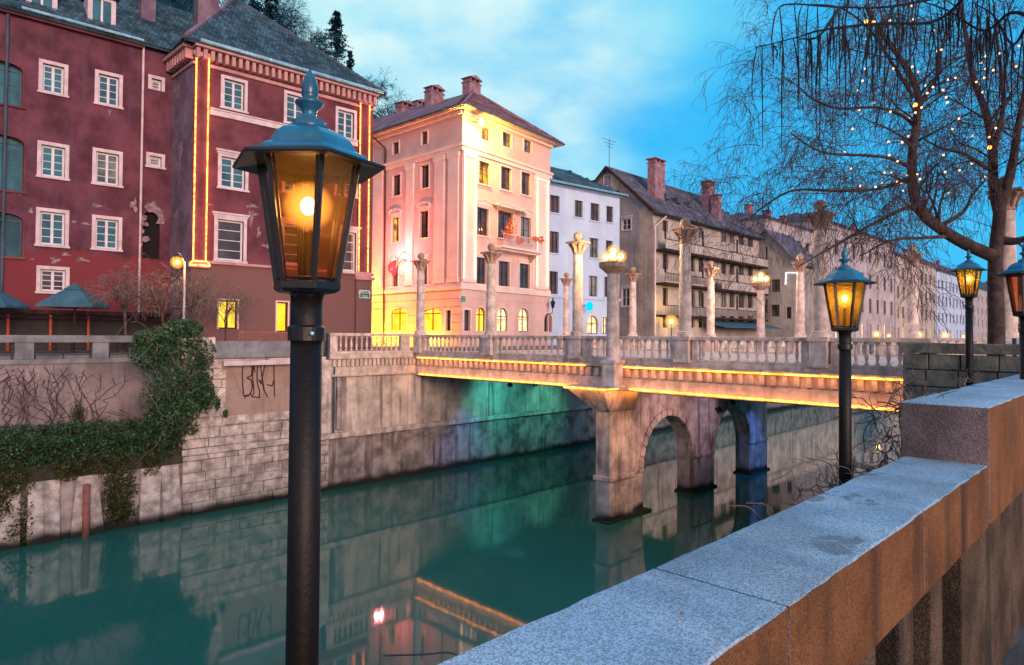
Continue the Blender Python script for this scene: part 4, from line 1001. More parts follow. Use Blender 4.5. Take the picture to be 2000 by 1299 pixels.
win_px(pk, PR, hR, 906, 918, 606, 648, 'pink', single=True, sill=False)
win_px(pk, PR, hR, 929, 948, 600, 648, 'shop', arch=1, sill=False); win_px(pk, PR, hR, 970, 992, 601, 648, 'shopw', arch=1, sill=False); win_px(pk, PR, hR, 1012, 1033, 602, 648, 'shopw', arch=1, sill=False); win_px(pk, PR, hR, 1062, 1078, 612, 648, 'pink', arch=1, sill=False)
xR = PR.loc(1074, 450)[0]; xL = -19.0
zt3 = PR.loc(905, 216)[1]; zg = PR.loc(905, 562)[1]; ze = PR.loc(905, 283)[1]
wall(pk, PR, 0, xR, 0, zt3, hR, 'pink_plaster'); wall(pk, PL, xL, 0, 0, zt3, hL, 'pink_plaster')
MB().prism([PR.w(.5, .45, 0), PR.w(xR, .45, 0), PR.w(xR, 12, 0), PL.w(xL, 12, 0), PL.w(xL, .45, 0)], (0, 0, zt3)).build('inner_wall', 'dark_void', pk)
fbox(pk, PR, xR - .12, xR, .01, 11, 0, zt3 - .01, 'side_wall', 'pink_plaster')
for F_, a, b in ((PR, 0, xR), (PL, xL, 0)):
    e = .12
    fbox(pk, F_, a - (e if a == 0 else 0), b + (e if b == 0 else .1), -.16, .02, zg - .12, zg + .14, 'string_course', 'pink_light', .02)
    fbox(pk, F_, a - (e if a == 0 else 0), b + (e if b == 0 else .1), -.08, .02, zg + .14, zg + .42, 'string_course', 'pink_light', .02)
    fbox(pk, F_, a - .14, b + .14, -.14, .02, ze - .42, ze - .1, 'entablature', 'pink_light', .02)
    fbox(pk, F_, a - .2, b + .2, -.26, .02, ze - .1, ze + .10, 'entablature', 'pink_light', .03)
    fbox(pk, F_, a - .1, b + .1, -.28, .05, zt3 - .28, zt3, 'cornice', 'pink_light', .03)
    for i in range(7):              # ground-floor rustication, joints recessed between proud courses
        zz = .05 + i * (zg - .25) / 7
        hx = sorted([(h[0] - .12, h[1] + .12) for h in (hR if F_ is PR else hL) if h[2] < zz + .2 and h[3] > zz]); cur = a + .02
        for h0, h1 in hx + [(b - .02, b)]:
            if h0 - cur > .1: fbox(pk, F_, cur, h0, -.035, .01, zz + .02, zz + (zg - .25) / 7 - .03, 'course', 'pink_plaster')
            cur = max(cur, h1)
# giant pilasters
def pil(F_, pa, pb, led=None, lab=''):
    x0, x1 = F_.loc(pa, 430)[0], F_.loc(pb, 430)[0]; z0 = zg + .43; z1 = ze - .43
    fbox(pk, F_, x0, x1, -.13, .02, z0, z1, 'pilaster', 'pink_light', .02); fbox(pk, F_, x0 - .1, x1 + .1, -.2, .02, z1 - .42, z1 - .01, 'capital', 'pink_light', .03); fbox(pk, F_, x0 - .08, x1 + .08, -.18, .02, z0, z0 + .3, 'pilaster_foot', 'pink_light', .03)
    if led: led_box(F_, x0 + .05, x1 - .05, z0 + .3, z1 - .45, -.17, led, lab, GL, .036)
pil(PR, 903, 927, 'led_white', 'warm white light strip on the corner pilaster of the pink house'); pil(PR, 1046, 1068, 'led_white', 'warm white light strip on the right pilaster of the pink house, beside the white house')
pil(PL, 849, 868); pil(PL, 876, 896); pil(PL, 794, 808); pil(PL, 730, 748)
MB().tube([PL.w(PL.loc(754, 400)[0], -.12, 0), PL.w(PL.loc(754, 400)[0], -.12, zt3 - 1.2), PL.w(PL.loc(752, 300)[0] - .8, -.7, zt3 - .1)], .08, 8).build('downpipe', 'brown_frame', pk)
ov = .85
E0 = PR.w(-ov, -ov, zt3 + .12); E1 = PR.w(xR + .9, -ov, zt3 + .12); E2 = PR.w(xR + .9, 20, zt3 + .12); E3 = PL.w(xL, -ov, zt3 + .12); E4 = PL.w(xL, 12, zt3 + .12)
MB().prism([E0, E1, E2, E4, E3], (0, 0, -.10)).build('soffit', 'pink_light', pk)
apx = PR.off(6.2).loc(925, 179); AP1 = PR.w(apx[0], 6.2, apx[1]); AP2 = AP1 + Vector((3.2, 16, 0)); AP2 = PR.w(apx[0] - .5, 20, apx[1])
rs = tiled_roof(pk, [E0, E1, AP1], 'roof_tile_pink', .3, .36, 5)
tiled_roof(pk, [E3, E0, AP1, AP2], 'roof_tile_pink', .4, .5, 6)
MB().poly([E1, E2, AP2, AP1]).build('roof', 'roof_tile_pink', pk)
ridge_tiles(rs, E0, AP1, 'roof_tile_pink'); ridge_tiles(rs, E1, AP1, 'roof_tile_pink')
gutter(pk, PR, -ov, xR + .9, -ov - .06, zt3 + .12, .08, 'slate_blue'); gutter(pk, PL, xL, ov, -ov - .06, zt3 + .12, .08, 'slate_blue')
for px_, py_, dep_, wx_, h_ in ((921, 168, 6.0, .75, .1), (848, 186, 9, .8, .1), (790, 215, 14, .75, .1), (818, 212, 14.5, .7, .1)):
    q = PR.off(dep_).loc(px_, py_); chimney(pk, PR.w(q[0], dep_, q[1]), wx_, .45, h_, 'chimney_brick', PR)
# balcony
ba = PR.loc(962, 470)[0]; bb = PR.loc(1040, 480)[0]; bz = PR.loc(1000, 487)[1]
bc = MB().box(ba, bb, -1.1, .0, bz - .18, bz).box(ba + .1, bb - .1, -.8, 0, bz - .34, bz - .18).build('balcony', 'pink_light', pk, PR.M, bevel=.02)
for xx in (ba + .5, bb - .5): MB().prism([(xx - .15, 0, bz - .34), (xx - .15, -.8, bz - .34), (xx - .15, 0, bz - 1.0)], (.3, 0, 0)).build('bracket', 'capital_stone', bc, PR.M)
for a, b, y0, y1 in ((ba, bb, -1.1, -1.06),): MB().box(a, b, y0, y1, bz + .92, bz + .97).build('handrail', 'pale_trim', bc, PR.M)
i = 0; xx = ba + .03
while xx < bb: MB().box(xx, xx + .03, -1.1, -1.07, bz, bz + .92).build('bar', 'pale_trim', bc, PR.M); xx += .16
awx0, awx1 = PR.loc(961, 408)[0], PR.loc(1022, 418)[0]; awz = PR.loc(990, 404)[1]
aw = MB().hexa([(awx0, -.9, awz - .35), (awx1, -.9, awz - .35), (awx1, -.02, awz - .06), (awx0, -.02, awz - .06), (awx0, -.9, awz - .29), (awx1, -.9, awz - .29), (awx1, -.02, awz), (awx0, -.02, awz)]).build('awning', 'awning', None, PR.M)
tag(aw, 'narrow striped awning rolled out over the pink house balcony', 'awning')
def leaf_blob(name, m, pts, n, size, parent=None, M=I4, kind=None, seed=1, aim=None):
    rg = random.Random(seed); vs = []; fs = []
    for k in range(n):
        c0, r_ = pts[rg.randrange(len(pts))]; 
        p = Vector((rg.gauss(0, 1), rg.gauss(0, 1), rg.gauss(0, 1))); p = p.normalized() * (rg.random() ** .4); p = Vector(c0) + Vector((p.x * r_[0], p.y * r_[1], p.z * r_[2]))
        a = Vector((rg.gauss(0, 1), rg.gauss(0, 1), rg.gauss(0, 1) - .3)).normalized(); b = a.orthogonal().normalized(); b = (Matrix.Rotation(rg.random() * 6.28, 3, a) @ b); c_ = a.cross(b); s_ = size * rg.uniform(.6, 1.3)
        o = len(vs); vs += [p - b * s_ * .5, p + c_ * s_ * .32 + a * s_ * .08, p + b * s_ * .6, p - c_ * s_ * .32 + a * s_ * .08]; fs.append((o, o+1, o+2, o+3))
    me = bpy.data.meshes.new(name); me.from_pydata([tuple(v) for v in vs], [], fs); me.materials.append(MT[m]); return link(name, me, parent, M, kind)
fl = leaf_blob('balcony_flowers', 'geranium', [((ba + .9, -1.0, bz + 1.1), (.9, .4, .6)), ((ba + 1.2, -1.0, bz + 1.7), (.7, .35, .8)), ((ba + 2.0, -1.1, bz + .6), (.5, .3, .4)), ((ba + .5, -1.0, bz + .8), (.5, .3, .4)), ((bb - 1.2, -1.1, bz + .95), (.5, .3, .25)), ((bb - .3, -1.1, bz + 1.0), (.45, .3, .35))], 900, .13, M=PR.M)
tag(fl, 'orange-lit plants and flowers crowding the railing of the pink house balcony', 'flowers')
pt_light('balcony_light', PR.w(ba + .9, -1.6, bz + 1.6), 60, (1, .45, .1), .1, bc)
# corner floodlight and its bracket
fp = PR.w(.95, -1.05, PR.loc(920, 245)[1])
fld = thing('corner_floodlight', 'dazzling yellow floodlight under the eaves on the corner of the pink house', 'floodlight', fp)
MB().tube([fp + Vector((0, 0, 0)), PR.w(.75, 0, PR.loc(920, 245)[1] + .3)], .04, 6).build('arm', 'dark_metal', fld)
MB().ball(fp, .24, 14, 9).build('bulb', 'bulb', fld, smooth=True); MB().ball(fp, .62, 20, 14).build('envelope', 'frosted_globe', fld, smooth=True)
MB().lathe([(.10, .36), (.34, .30), (.36, .26)], 12, fp).build('reflector', 'dark_metal', fld)
pt_light('flood_beam', fp - Vector((0, 0, .85)) - PR.n * .45, 3000, (1, .50, .05), .15, fld)
pt_light('flood_up', fp - PR.n * .35 + Vector((0,0,.1)), 500, (1, .36, .07), .15, fld)
# round ornament of coloured lights between the street windows
orn = thing('light_ornament', 'round red and gold light ornament hung on the street side of the pink house', 'light decoration', PL.w(PL.loc(783, 520)[0], -.4, PL.loc(783, 520)[1]))
def ring(px_, py_, rx, rz, m, th, n=18, a0=0, a1=6.28, nm='ring'):
    x_, z_ = PL.loc(px_, py_); MB().tube([PL.w(x_ + rx * math.cos(a0 + (a1 - a0) * i / n), -.3, z_ + rz * math.sin(a0 + (a1 - a0) * i / n)) for i in range(n + 1)], th, 5).build(nm, m, orn)
ring(773, 515, .55, .62, 'neon_pink', .05); ring(772, 523, .42, .36, 'neon_red', .13); ring(775, 530, .2, .3, 'neon_red', .09, a0=-2.5, a1=.5); ring(793, 516, .42, .36, 'win_gold', .05, a0=.3, a1=3.3); ring(800, 510, .5, .55, 'neon_pink', .035, a0=-1.2, a1=1.4); ring(793, 500, .35, .3, 'neon_pink', .03, a0=0, a1=3)
ring(790, 532, .45, .3, 'neon_pink', .03, a0=3.2, a1=6.2)
q = PL.loc(790, 505); pt_light('glow', PL.w(q[0], -2.2, q[1]), 1500, (1, .20, .20), .3, orn)
for k_, (px_, pw_) in enumerate(((738, 420), (775, 420), (845, 260))):  # lamps added out of sight behind the rail to wash the wall yellow
    q = PL.loc(px_, 640)[0]; up_ = thing('ground_uplight', ['small yellow uplight on the paving nearest the maroon house, hidden by the rail', 'small yellow uplight on the paving below the first shop window', 'small amber uplight on the paving before the second shop window'][k_], 'uplight', PL.w(q, -1.5, 0), 'uplights before the pink house')
    MB().lathe([(.12, 0), (.14, .12), (.10, .14)], 10, PL.w(q, -1.5, 0)).build('housing', 'dark_metal', up_); pt_light('beam', PL.w(q, -1.5, .3), pw_ * 2.6, (1, .52, .01) if k_ < 2 else (1, .42, .04), .1, up_)
# assumed lamp, hidden behind the maroon house, added to turn the street side yellow
assumed_lamp_pos = PL.w(PL.loc(733, 500)[0] - .6, -1.9, 0)
assumed_lamp = thing('street_lamp', 'street lamp in the alley between the maroon and the pink house', 'street lamp', assumed_lamp_pos)
MB().tube([assumed_lamp_pos, assumed_lamp_pos + Vector((0, 0, 4.4))], [.08, .05], 8).build('pole', 'dark_metal', assumed_lamp); MB().ball(assumed_lamp_pos + Vector((0, 0, 4.55)), .18, 12, 8).build('globe', 'bulb_small', assumed_lamp, smooth=True)
pt_light('lamp_light', assumed_lamp_pos + Vector((0, 0, 4.55)), 1500, (1, .50, .02), .21, assumed_lamp)

# ================================================================== WHITE HOUSE
WH = Facade(1068, 60, 51.8)
wh = thing('white_house', 'pale blue-white plain house with dark windows right of the pink house', 'house', WH.A)
hw_ = []
for a, b, yt, yb in ((1074, 1092, 382, 415), (1122, 1138, 392, 424), (1153, 1170, 398, 431), (1184, 1197, 403, 434), (1073, 1091, 452, 494), (1121, 1137, 459, 499), (1151, 1168, 465, 503), (1183, 1196, 470, 507), (1071, 1089, 530, 574), (1119, 1136, 535, 577), (1150, 1166, 539, 579), (1180, 1195, 541, 580)):
    win_px(wh, WH, hw_, a, b, yt, yb, 'white')
win_px(wh, WH, hw_, 1146, 1168, 616, 652, 'shopw', arch=1, sill=False); win_px(wh, WH, hw_, 1176, 1186, 620, 652, 'shopw', sill=False)
zt4 = WH.loc(1100, 362)[1]; x4 = WH.loc(1210, 450)[0]
wall(wh, WH, -1.2, x4, 0, zt4, hw_, 'white_plaster'); core(wh, WH, -1.2, x4 - .1, .45, 10, 0, zt4); fbox(wh, WH, x4 - .1, x4, .01, 10, 0, zt4, 'side_wall', 'white_plaster')
zz = WH.loc(1120, 574)[1] - .15; fbox(wh, WH, -1.2, x4 + .08, -.12, .02, zz - .3, zz - .1, 'string_course', 'white_plaster', .02)
fbox(wh, WH, -1.2, x4 + .3, -.4, .02, zt4 - .15, zt4, 'cornice', 'white_plaster', .03)
a, b = WH.w(-1.6, -.6, zt4 + .02), WH.w(x4 + .5, -.6, zt4 + .02); c_ = WH.w(x4 - 3.0, 4.5, WH.off(4.5).loc(1165, 345)[1]); d_ = WH.w(-1.6, 4.5, WH.off(4.5).loc(1075, 322)[1])
tiled_roof(wh, [a, b, c_, d_], 'roof_tile', .4, .45, 8); tiled_roof(wh, [b, WH.w(x4 + .5, 9, zt4 + .02), c_], 'roof_tile', .4, .45, 9); gutter(wh, WH, -1.6, x4 + .5, -.66, zt4 + .05, .09)
# round blue shop sign
bs = thing('round_sign', 'round blue glowing sign on the white house wall beside the bridge column', 'sign', WH.w(WH.loc(1138, 598)[0], -.6, WH.loc(1138, 598)[1]))
q = WH.loc(1138, 599); MB().tube([WH.w(q[0] - .08, -.9, q[1]), WH.w(q[0] + .08, -.9, q[1])], .42, 20).build('disc', 'blue_lamp', bs); MB().tube([WH.w(q[0], 0, q[1] + .1), WH.w(q[0], -.6, q[1] + .1)], .03, 6).build('arm', 'dark_metal', bs)
# wall lantern at the joint of pink and white house
q = PR.loc(1066, 598); wl = thing('wall_lantern', 'ornate dark wall lantern bracketed to the right corner of the pink house', 'wall lantern', PR.w(q[0], -.7, q[1]))
MB().tube([PR.w(q[0], 0, q[1] - .8), PR.w(q[0], -.7, q[1] - .6), PR.w(q[0], -.75, q[1] - .2)], .035, 6).build('bracket', 'dark_metal', wl); MB().lathe([(.1, -.2), (.2, .25), (.26, .28), (.08, .5), (.03, .75)], 6, PR.w(q[0], -.75, q[1])).build('lantern', 'dark_metal', wl)

# ================================================================== GREY HOUSE WITH GALLERIES
GR = Facade(1275, 68, 44.2); GG = Facade(1275, 68, 133, A=GR.A)
gh = thing('gallery_house', 'grey-brown gabled house with three tiers of long wooden galleries along its river side', 'house', GR.A)
zt5 = GR.loc(1280, 414)[1]; x5 = GR.loc(1482, 520)[0]; hg = []; hgg = []
cols = [(1294, 1304), (1345, 1356), (1364, 1373), (1408, 1418), (1424, 1434), (1442, 1453), (1460, 1470)]
for a, b in cols:
    f = (a - 1294) / 180
    for (y0, y1), (y2, y3) in (((431, 452), (468, 484)), ((495, 526), (512, 540)), ((562, 597), (577, 602)), ((616, 640), (618, 640))):
        win_px(gh, GR, hg, a, b, y0 + (y2 - y0) * f, y1 + (y3 - y1) * f, 'grey', sill=False)
wall(gh, GR, 0, x5, 0, zt5, hg, 'beige_plaster')
for a, b, yt, yb in ((1215, 1232, 428, 449), (1214, 1230, 563, 598), (1180, 1194, 343, 362), (1181, 1195, 500, 530)): win_px(gh, GG, hgg, a, b, yt, yb, 'pale', hood=1 if yt > 400 else 0)
apz = GG.loc(1187, 330)[1]; axx = GG.loc(1187, 330)[0]; xg = 2 * axx
h2 = [h for h in hgg if h[3] < zt5 - .02]
wall(gh, GG, xg, 0, 0, zt5, h2, 'grey_plaster')
MB().prism([(xg, 0, zt5), (0, 0, zt5), (axx, 0, apz)], (0, .3, 0)).build('gable', 'grey_plaster', gh, GG.M)
core(gh, GR, .3, x5, .45, 10, 0, zt5)
G0, G1 = GR.w(-.4, -.8, zt5 - .2), GR.w(x5 + .3, -.8, zt5 - .2)
dd = -axx * 1.0
Rg0 = GG.w(axx, -.3, apz + .12); Rg1 = Rg0 + GR.d * (x5 - 3.2)
rs = tiled_roof(gh, [G0, G1, Rg1, Rg0], 'roof_tile_grey', .42, .5, 11)
tiled_roof(gh, [G1, GR.w(x5 + .3, -2 * axx, zt5 - .2), Rg1], 'roof_tile_grey', .42, .5, 12)
MB().poly([Rg0, Rg1, GR.w(x5 + .3, -2 * axx, zt5 - .2), GG.w(xg - .4, -.3, zt5 - .2)]).build('roof', 'roof_tile_grey', gh)
ridge_tiles(rs, Rg0, Rg1, 'roof_tile_grey')
gutter(gh, GR, -.4, x5 + .3, -.86, zt5 - .2, .09, 'slate_blue')
MB().prism([GG.w(0, -.34, zt5 - .1), GG.w(axx, -.34, apz + .02), GG.w(axx, -.34, apz + .3), GG.w(.3, -.34, zt5 + .12)], (-.08, 0, 0)).prism([GG.w(xg, -.34, zt5 - .1), GG.w(axx, -.34, apz + .02), GG.w(axx, -.34, apz + .3), GG.w(xg - .3, -.34, zt5 + .12)], (-.08, 0, 0)).build('bargeboard', 'wood_dark', gh)
for px_, yt, yb, dep_, wx_ in ((1282, 318, 392, 2.4, 1.0), (1383, 360, 408, 2.6, .75), (1399, 386, 420, 1.2, .35)):
    q1 = GR.off(dep_).loc(px_, yt); q0_ = GR.off(dep_).loc(px_, yb); chimney(gh, GR.w(q1[0], dep_, q0_[1] + .4), wx_, .5, q1[1] - q0_[1] - .6, 'chimney_brick', GR, gable=False)
MB().tube([GR.w(.15, -.15, .2), GR.w(.15, -.15, zt5 - 1.5), GR.w(1.4, -.7, zt5 - .4)], .10, 8).build('downpipe', 'pale_trim', gh)
for yL in (486, 551, 613):
    gz = GR.loc(1290, yL)[1]
    gl_ = MB().box(.4, x5, -1.25, 0, gz - .35, gz - .13).build('gallery', 'wood_dark', gh, GR.M)
    MB().box(.4, x5, -1.25, -1.18, gz + .80, gz + .88).build('handrail', 'wood_dark', gl_, GR.M)
    if yL == 486: MB().box(.4, x5, -1.24, -1.19, gz - .12, gz + .78).build('parapet_board', 'beige_plaster', gl_, GR.M)
    elif yL == 551: MB().box(.4, x5 * .33, -1.24, -1.19, gz - .12, gz + .0).box(x5 * .5, x5, -1.24, -1.19, gz - .12, gz + .78).build('parapet_board', 'beige_plaster', gl_, GR.M)
    mb = MB(); xx = .4
    while xx < x5: mb.box(xx, xx + .05, -1.23, -1.20, gz - .13, gz + .8); xx += .3
    mb.build('bars', 'chair_dark', gl_, GR.M, kind='stuff')
    for xx in (.5, x5 * .33, x5 * .66, x5 - .2): MB().box(xx - .07, xx + .07, -1.2, -1.06, gz + .88, gz + 2.5).build('post', 'wood_dark', gl_, GR.M)
for j in range(3):
    for i in range(3):
        q = GR.off(1.0).loc(1315 + i * 22, 385 + i * 8); MB().box(q[0] - .4, q[0] + .4, 0, 1.2, q[1] - .15, q[1] + .5).build('dormer', 'slate_blue', gh, GR.off(1.6 ).M, bevel=.02) if j == 0 else None
# cafe awning and lit entrance at its foot
q0_ = GR.loc(1362, 632); q1_ = GR.loc(1478, 640)
ca = MB().hexa([GR.w(q0_[0], -3.4, 1.9), GR.w(q1_[0], -3.4, 1.9), GR.w(q1_[0], -.1, 2.7), GR.w(q0_[0], -.1, 2.7), GR.w(q0_[0], -3.4, 1.98), GR.w(q1_[0], -3.4, 1.98), GR.w(q1_[0], -.1, 2.78), GR.w(q0_[0], -.1, 2.78)])
tag(ca.build('cafe_awning', 'canopy_teal'), 'long blue-grey cafe awning along the foot of the gallery house', 'awning')
q = GR.w(GR.loc(1281, 628)[0], -1.8, GR.loc(1281, 628)[1])
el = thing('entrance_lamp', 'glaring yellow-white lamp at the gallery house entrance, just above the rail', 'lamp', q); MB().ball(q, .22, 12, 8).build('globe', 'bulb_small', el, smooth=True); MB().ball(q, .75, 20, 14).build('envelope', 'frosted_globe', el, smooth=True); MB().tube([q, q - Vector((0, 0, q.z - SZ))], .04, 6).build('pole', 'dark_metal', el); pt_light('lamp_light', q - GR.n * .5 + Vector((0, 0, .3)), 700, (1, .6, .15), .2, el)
# antennas
for i, (px_, yt, yb, F_, dep_, lab) in enumerate(((1190, 272, 320, WH, 6, 'tall television aerial above the white house roof'), (1318, 331, 375, GR, 6, 'television aerial right of the large chimney of the gallery house'), (1330, 350, 380, GR, 7, 'shorter aerial right beside another one on the gallery house roof'))):
    q1 = F_.off(dep_).loc(px_, yt); q0_ = F_.off(dep_).loc(px_, yb); an = thing('roof_aerial', lab, 'antenna', F_.w(q1[0], dep_, q0_[1]), 'roof aerials')
    MB().tube([F_.w(q1[0], dep_, q0_[1] - 1), F_.w(q1[0], dep_, q1[1])], .035, 5).build('mast', 'antenna', an)
    for k, l in enumerate((1.1, .8, .5)): MB().tube([F_.w(q1[0] - l, dep_, q1[1] - .1 - k * .35), F_.w(q1[0] + l, dep_, q1[1] - .15 - k * .35)], .025, 4).build('rod', 'antenna', an)

# ================================================================== HOUSES FARTHER ALONG THE BANK
def row_house(name, label, pxa, pxb, ya, D0, m, roofm, sty, ncol, nrow, ang=44.5, dep=10, roofh=4, shop=True, z1=None, wmul=.52, chim=1, prev=None, hip=True):
    F = Facade(pxa, D0, ang); t = thing(name, label, 'house', F.A); zt_ = z1 or F.loc(pxa, ya)[1]; xe_ = F.loc(pxb, 560)[0]; hh = []
    sw = xe_ / ncol; flr = zt_ / (nrow + .3)
    for r in range(nrow):
        for c__ in range(ncol):
            xc = sw * (c__ + .5); ww = min(1.25, sw * wmul); z0_ = .9 + r * flr if r else .3; hgt = flr * .5 if r else flr * .62
            window(t, F, hh, xc - ww / 2, xc + ww / 2, z0_, z0_ + hgt * 1.12, 'grey' if r else ('pale' if not shop else 'pale'), sill=r > 0, pane='shop_white' if (r == 0 and shop and (c__ % 3 == 1)) else RW.choice(['win_gold', 'pane_curtain', 'pane_dark', 'pane_dark', 'pane_grey', 'pane_dark', 'pane_grey', 'pane_dark']))
    wall(t, F, 0, xe_, 0, zt_, hh, m); core(t, F, .1, xe_ - .1, .45, dep, 0, zt_)
    fbox(t, F, -.02, .1, .01, dep, 0, zt_, 'side_wall', m); fbox(t, F, xe_ - .1, xe_, .01, dep, 0, zt_, 'side_wall', m)
    fbox(t, F, -.1, xe_ + .1, -.35, .02, zt_ - .2, zt_, 'cornice', 'pale_trim', .03)
    a_, b_ = F.w(-.3, -.6, zt_), F.w(xe_ + .3, -.6, zt_); i_ = 2.5 if hip else 0
    c2, d2 = F.w(xe_ - i_, dep / 2, zt_ + roofh), F.w(i_, dep / 2, zt_ + roofh)
    tiled_roof(t, [a_, b_, c2, d2], roofm, .5, .6, int(pxa))
    MB().poly([F.w(-.3, dep, zt_), a_, d2]).poly([b_, F.w(xe_ + .3, dep, zt_), c2]).poly([F.w(-.3, dep, zt_), F.w(xe_ + .3, dep, zt_), c2, d2]).build('roof', roofm, t)
    for k in range(chim): chimney(t, F.w(xe_ * (k + .6) / (chim + .2), dep * .42, zt_ + roofh * .8), .6, .4, 1.0, 'chimney_brick', F, gable=False)
    return t, F, xe_, zt_
# pale gabled house
G4 = Facade(1553, 84, 133); H4 = Facade(1553, 84, 44.5, A=G4.A)
g4 = thing('gabled_house', 'pale low house with dark steep roof left of the tallest column', 'house', G4.A); h4 = []
zt6 = G4.loc(1550, 512)[1]; xx0 = G4.loc(1478, 560)[0]
for a, b, yt, yb in ((1510, 1522, 505, 520), (1507, 1524, 546, 570), (1506, 1523, 595, 618), (1490, 1496, 595, 620), (1536, 1546, 600, 622)): win_px(g4, G4, h4, a, b, yt, yb, 'grey', sill=False)
h4 = [h for h in h4 if h[3] < zt6]
wall(g4, G4, xx0 - 4, 0, 0, zt6, h4, 'beige_plaster')
ga = G4.loc(1496, 452); MB().prism([(xx0 - 4, 0, zt6), (0, 0, zt6), (ga[0], 0, ga[1])], (0, .3, 0)).build('gable', 'beige_plaster', g4, G4.M)
wall(g4, H4, 0, 9, 0, zt6, [], 'grey_plaster'); core(g4, H4, .4, 8.5, .45, 9, 0, zt6)
ra_ = G4.w(ga[0], -.4, ga[1] + .2); rb_ = ra_ + H4.d * 9
tiled_roof(g4, [H4.w(-.5, -.6, zt6 - .3), H4.w(9.3, -.6, zt6 - .3), rb_, ra_], 'roof_tile_grey', .5, .6, 21); MB().poly([ra_, rb_, H4.w(9, 14, zt6), G4.w(xx0 - 4, -.4, zt6 - .3)]).build('roof', 'roof_tile_grey', g4)
row_house('town_house', 'tall grey-lilac town house with red chimneys rising behind the gabled house', 1496, 1600, 424, 92, 'lilac_row', 'roof_tile_grey', 'pale', 6, 4, chim=3, roofh=1.6)
tA = row_house('town_house', 'pale town house with long dark eaves right of the tallest column', 1604, 1747, 428, 104, 'lilac_row', 'roof_tile_grey', 'pale', 9, 4, roofh=2.0, chim=2)
tB = row_house('town_house', 'cream town house seen through the twigs left of the third lantern', 1749, 1828, 498, 137, 'beige_plaster', 'roof_tile_pink', 'pale', 9, 4, roofh=3, chim=2)
tC = row_house('town_house', 'pale glazed town house directly left of the third lantern post', 1830, 1896, 528, 176, 'white_plaster', 'roof_tile_grey', 'pale', 10, 4, roofh=4, chim=1)
tD = row_house('town_house', 'farthest dusky town house between the third lantern and the willow trunk', 1898, 1990, 560, 240, 'lilac_row', 'slate_blue', 'pale', 14, 4, roofh=5, chim=1)
# green street name plates
def plate(F, px_, py_, w_, h_, l1, l2, label, y=-.07):
    q = F.loc(px_, py_); t = thing('street_sign', label, 'street sign', F.w(q[0], y, q[1]), 'green street name plates')
    M = F.M @ Matrix.Translation((q[0], y, q[1]))
    MB().box(-w_ / 2, w_ / 2, -.015, .02, -h_ / 2, h_ / 2).build('border', 'sign_white', t, M); MB().box(-w_ / 2 + .04, w_ / 2 - .04, -.022, -.016, -h_ / 2 + .04, h_ / 2 - .04).build('plate', 'sign_green', t, M)
    for tx, zz, s_ in ((l1, .04, .21), (l2, -.2, .21)):
        cu = bpy.data.curves.new('lettering', 'FONT'); cu.body = tx; cu.size = s_; cu.align_x = 'CENTER'; cu.extrude = .003; cu.materials.append(MT['sign_white'])
        to = bpy.data.objects.new('tmp_text', cu); C.objects.link(to); bpy.context.view_layer.update(); me_ = bpy.data.meshes.new_from_object(to.evaluated_get(bpy.context.evaluated_depsgraph_get())); bpy.data.objects.remove(to); me_.materials.clear(); me_.materials.append(MT['sign_white'])
        o = bpy.data.objects.new('lettering', me_); C.objects.link(o); Mo = M @ Matrix.Translation((0, -.027, zz)) @ Matrix.Rotation(math.pi / 2, 4, 'X'); WM[o.name] = Mo; o.parent = t; o.matrix_parent_inverse = WM[t.name].inverted(); o.matrix_basis = Mo
plate(RB, 709, 575, .72, .5, 'JURČIČEV', 'TRG', 'green street name plate on the maroon house pedestal', -.2)
plate(PR, 903, 584, .62, .55, 'JURČIČEV', 'TRG', 'green street name plate on the corner of the pink house', -.06)

# ================================================================== NEAR PARAPET
ZP = HC - .85; V1, V2 = .86, 1.355
UC = 5.44                                   # where the parapet steps up
pp = thing('parapet', 'massive granite parapet in the foreground, blue-grey on top and rusty brown on its inner face', 'parapet', (2, 1.1, 5.45))
def rough_block(name, x0, x1, y0, y1, z0, z1, mats, parent, bev=.010, seed=0, sub=10):
    """block with chipped, slightly wavy edges; top and sides have their own stone finish"""
    rg = random.Random(seed); mb = MB().box(x0, x1, y0, y1, z0, z1); me = bpy.data.meshes.new(name); me.from_pydata(mb.v, [], mb.f)
    bm = bmesh.new(); bm.from_mesh(me); bmesh.ops.recalc_face_normals(bm, faces=bm.faces)
    bmesh.ops.bevel(bm, geom=bm.edges[:], offset=bev, segments=3, affect='EDGES', profile=.5)
    n = max(1, int((x1 - x0) / .10)); 
    for i in range(1, n): bmesh.ops.bisect_plane(bm, geom=bm.verts[:] + bm.edges[:] + bm.faces[:], plane_co=(x0 + (x1 - x0) * i / n, 0, 0), plane_no=(1, 0, 0))
    for v in bm.verts:
        k = 1 if (x0 + .02 < v.co.x < x1 - .02) else .3
        v.co.z += rg.uniform(-.003, .003) * k; v.co.y += rg.uniform(-.0035, .0035) * k
    for q in mats: me.materials.append(MT[q])
    for f in bm.faces:
        nn_ = f.normal
        if nn_.z > .6: f.material_index = 0
        elif abs(nn_.x) > .7: f.material_index = 2
        else: f.material_index = 1
        f.smooth = True
    bm.to_mesh(me); bm.free(); me.set_sharp_from_angle(angle=R(28)) if hasattr(me, 'set_sharp_from_angle') else None
    return link(name, me, parent)
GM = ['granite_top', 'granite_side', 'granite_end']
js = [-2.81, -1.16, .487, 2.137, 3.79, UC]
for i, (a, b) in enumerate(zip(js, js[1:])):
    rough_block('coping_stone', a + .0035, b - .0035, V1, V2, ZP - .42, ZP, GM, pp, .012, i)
MB().box(-2.8, UC - .01, V1 + .008, V2 - .008, ZP - .41, ZP - .005).build('mortar_bed', 'granite_low', pp)
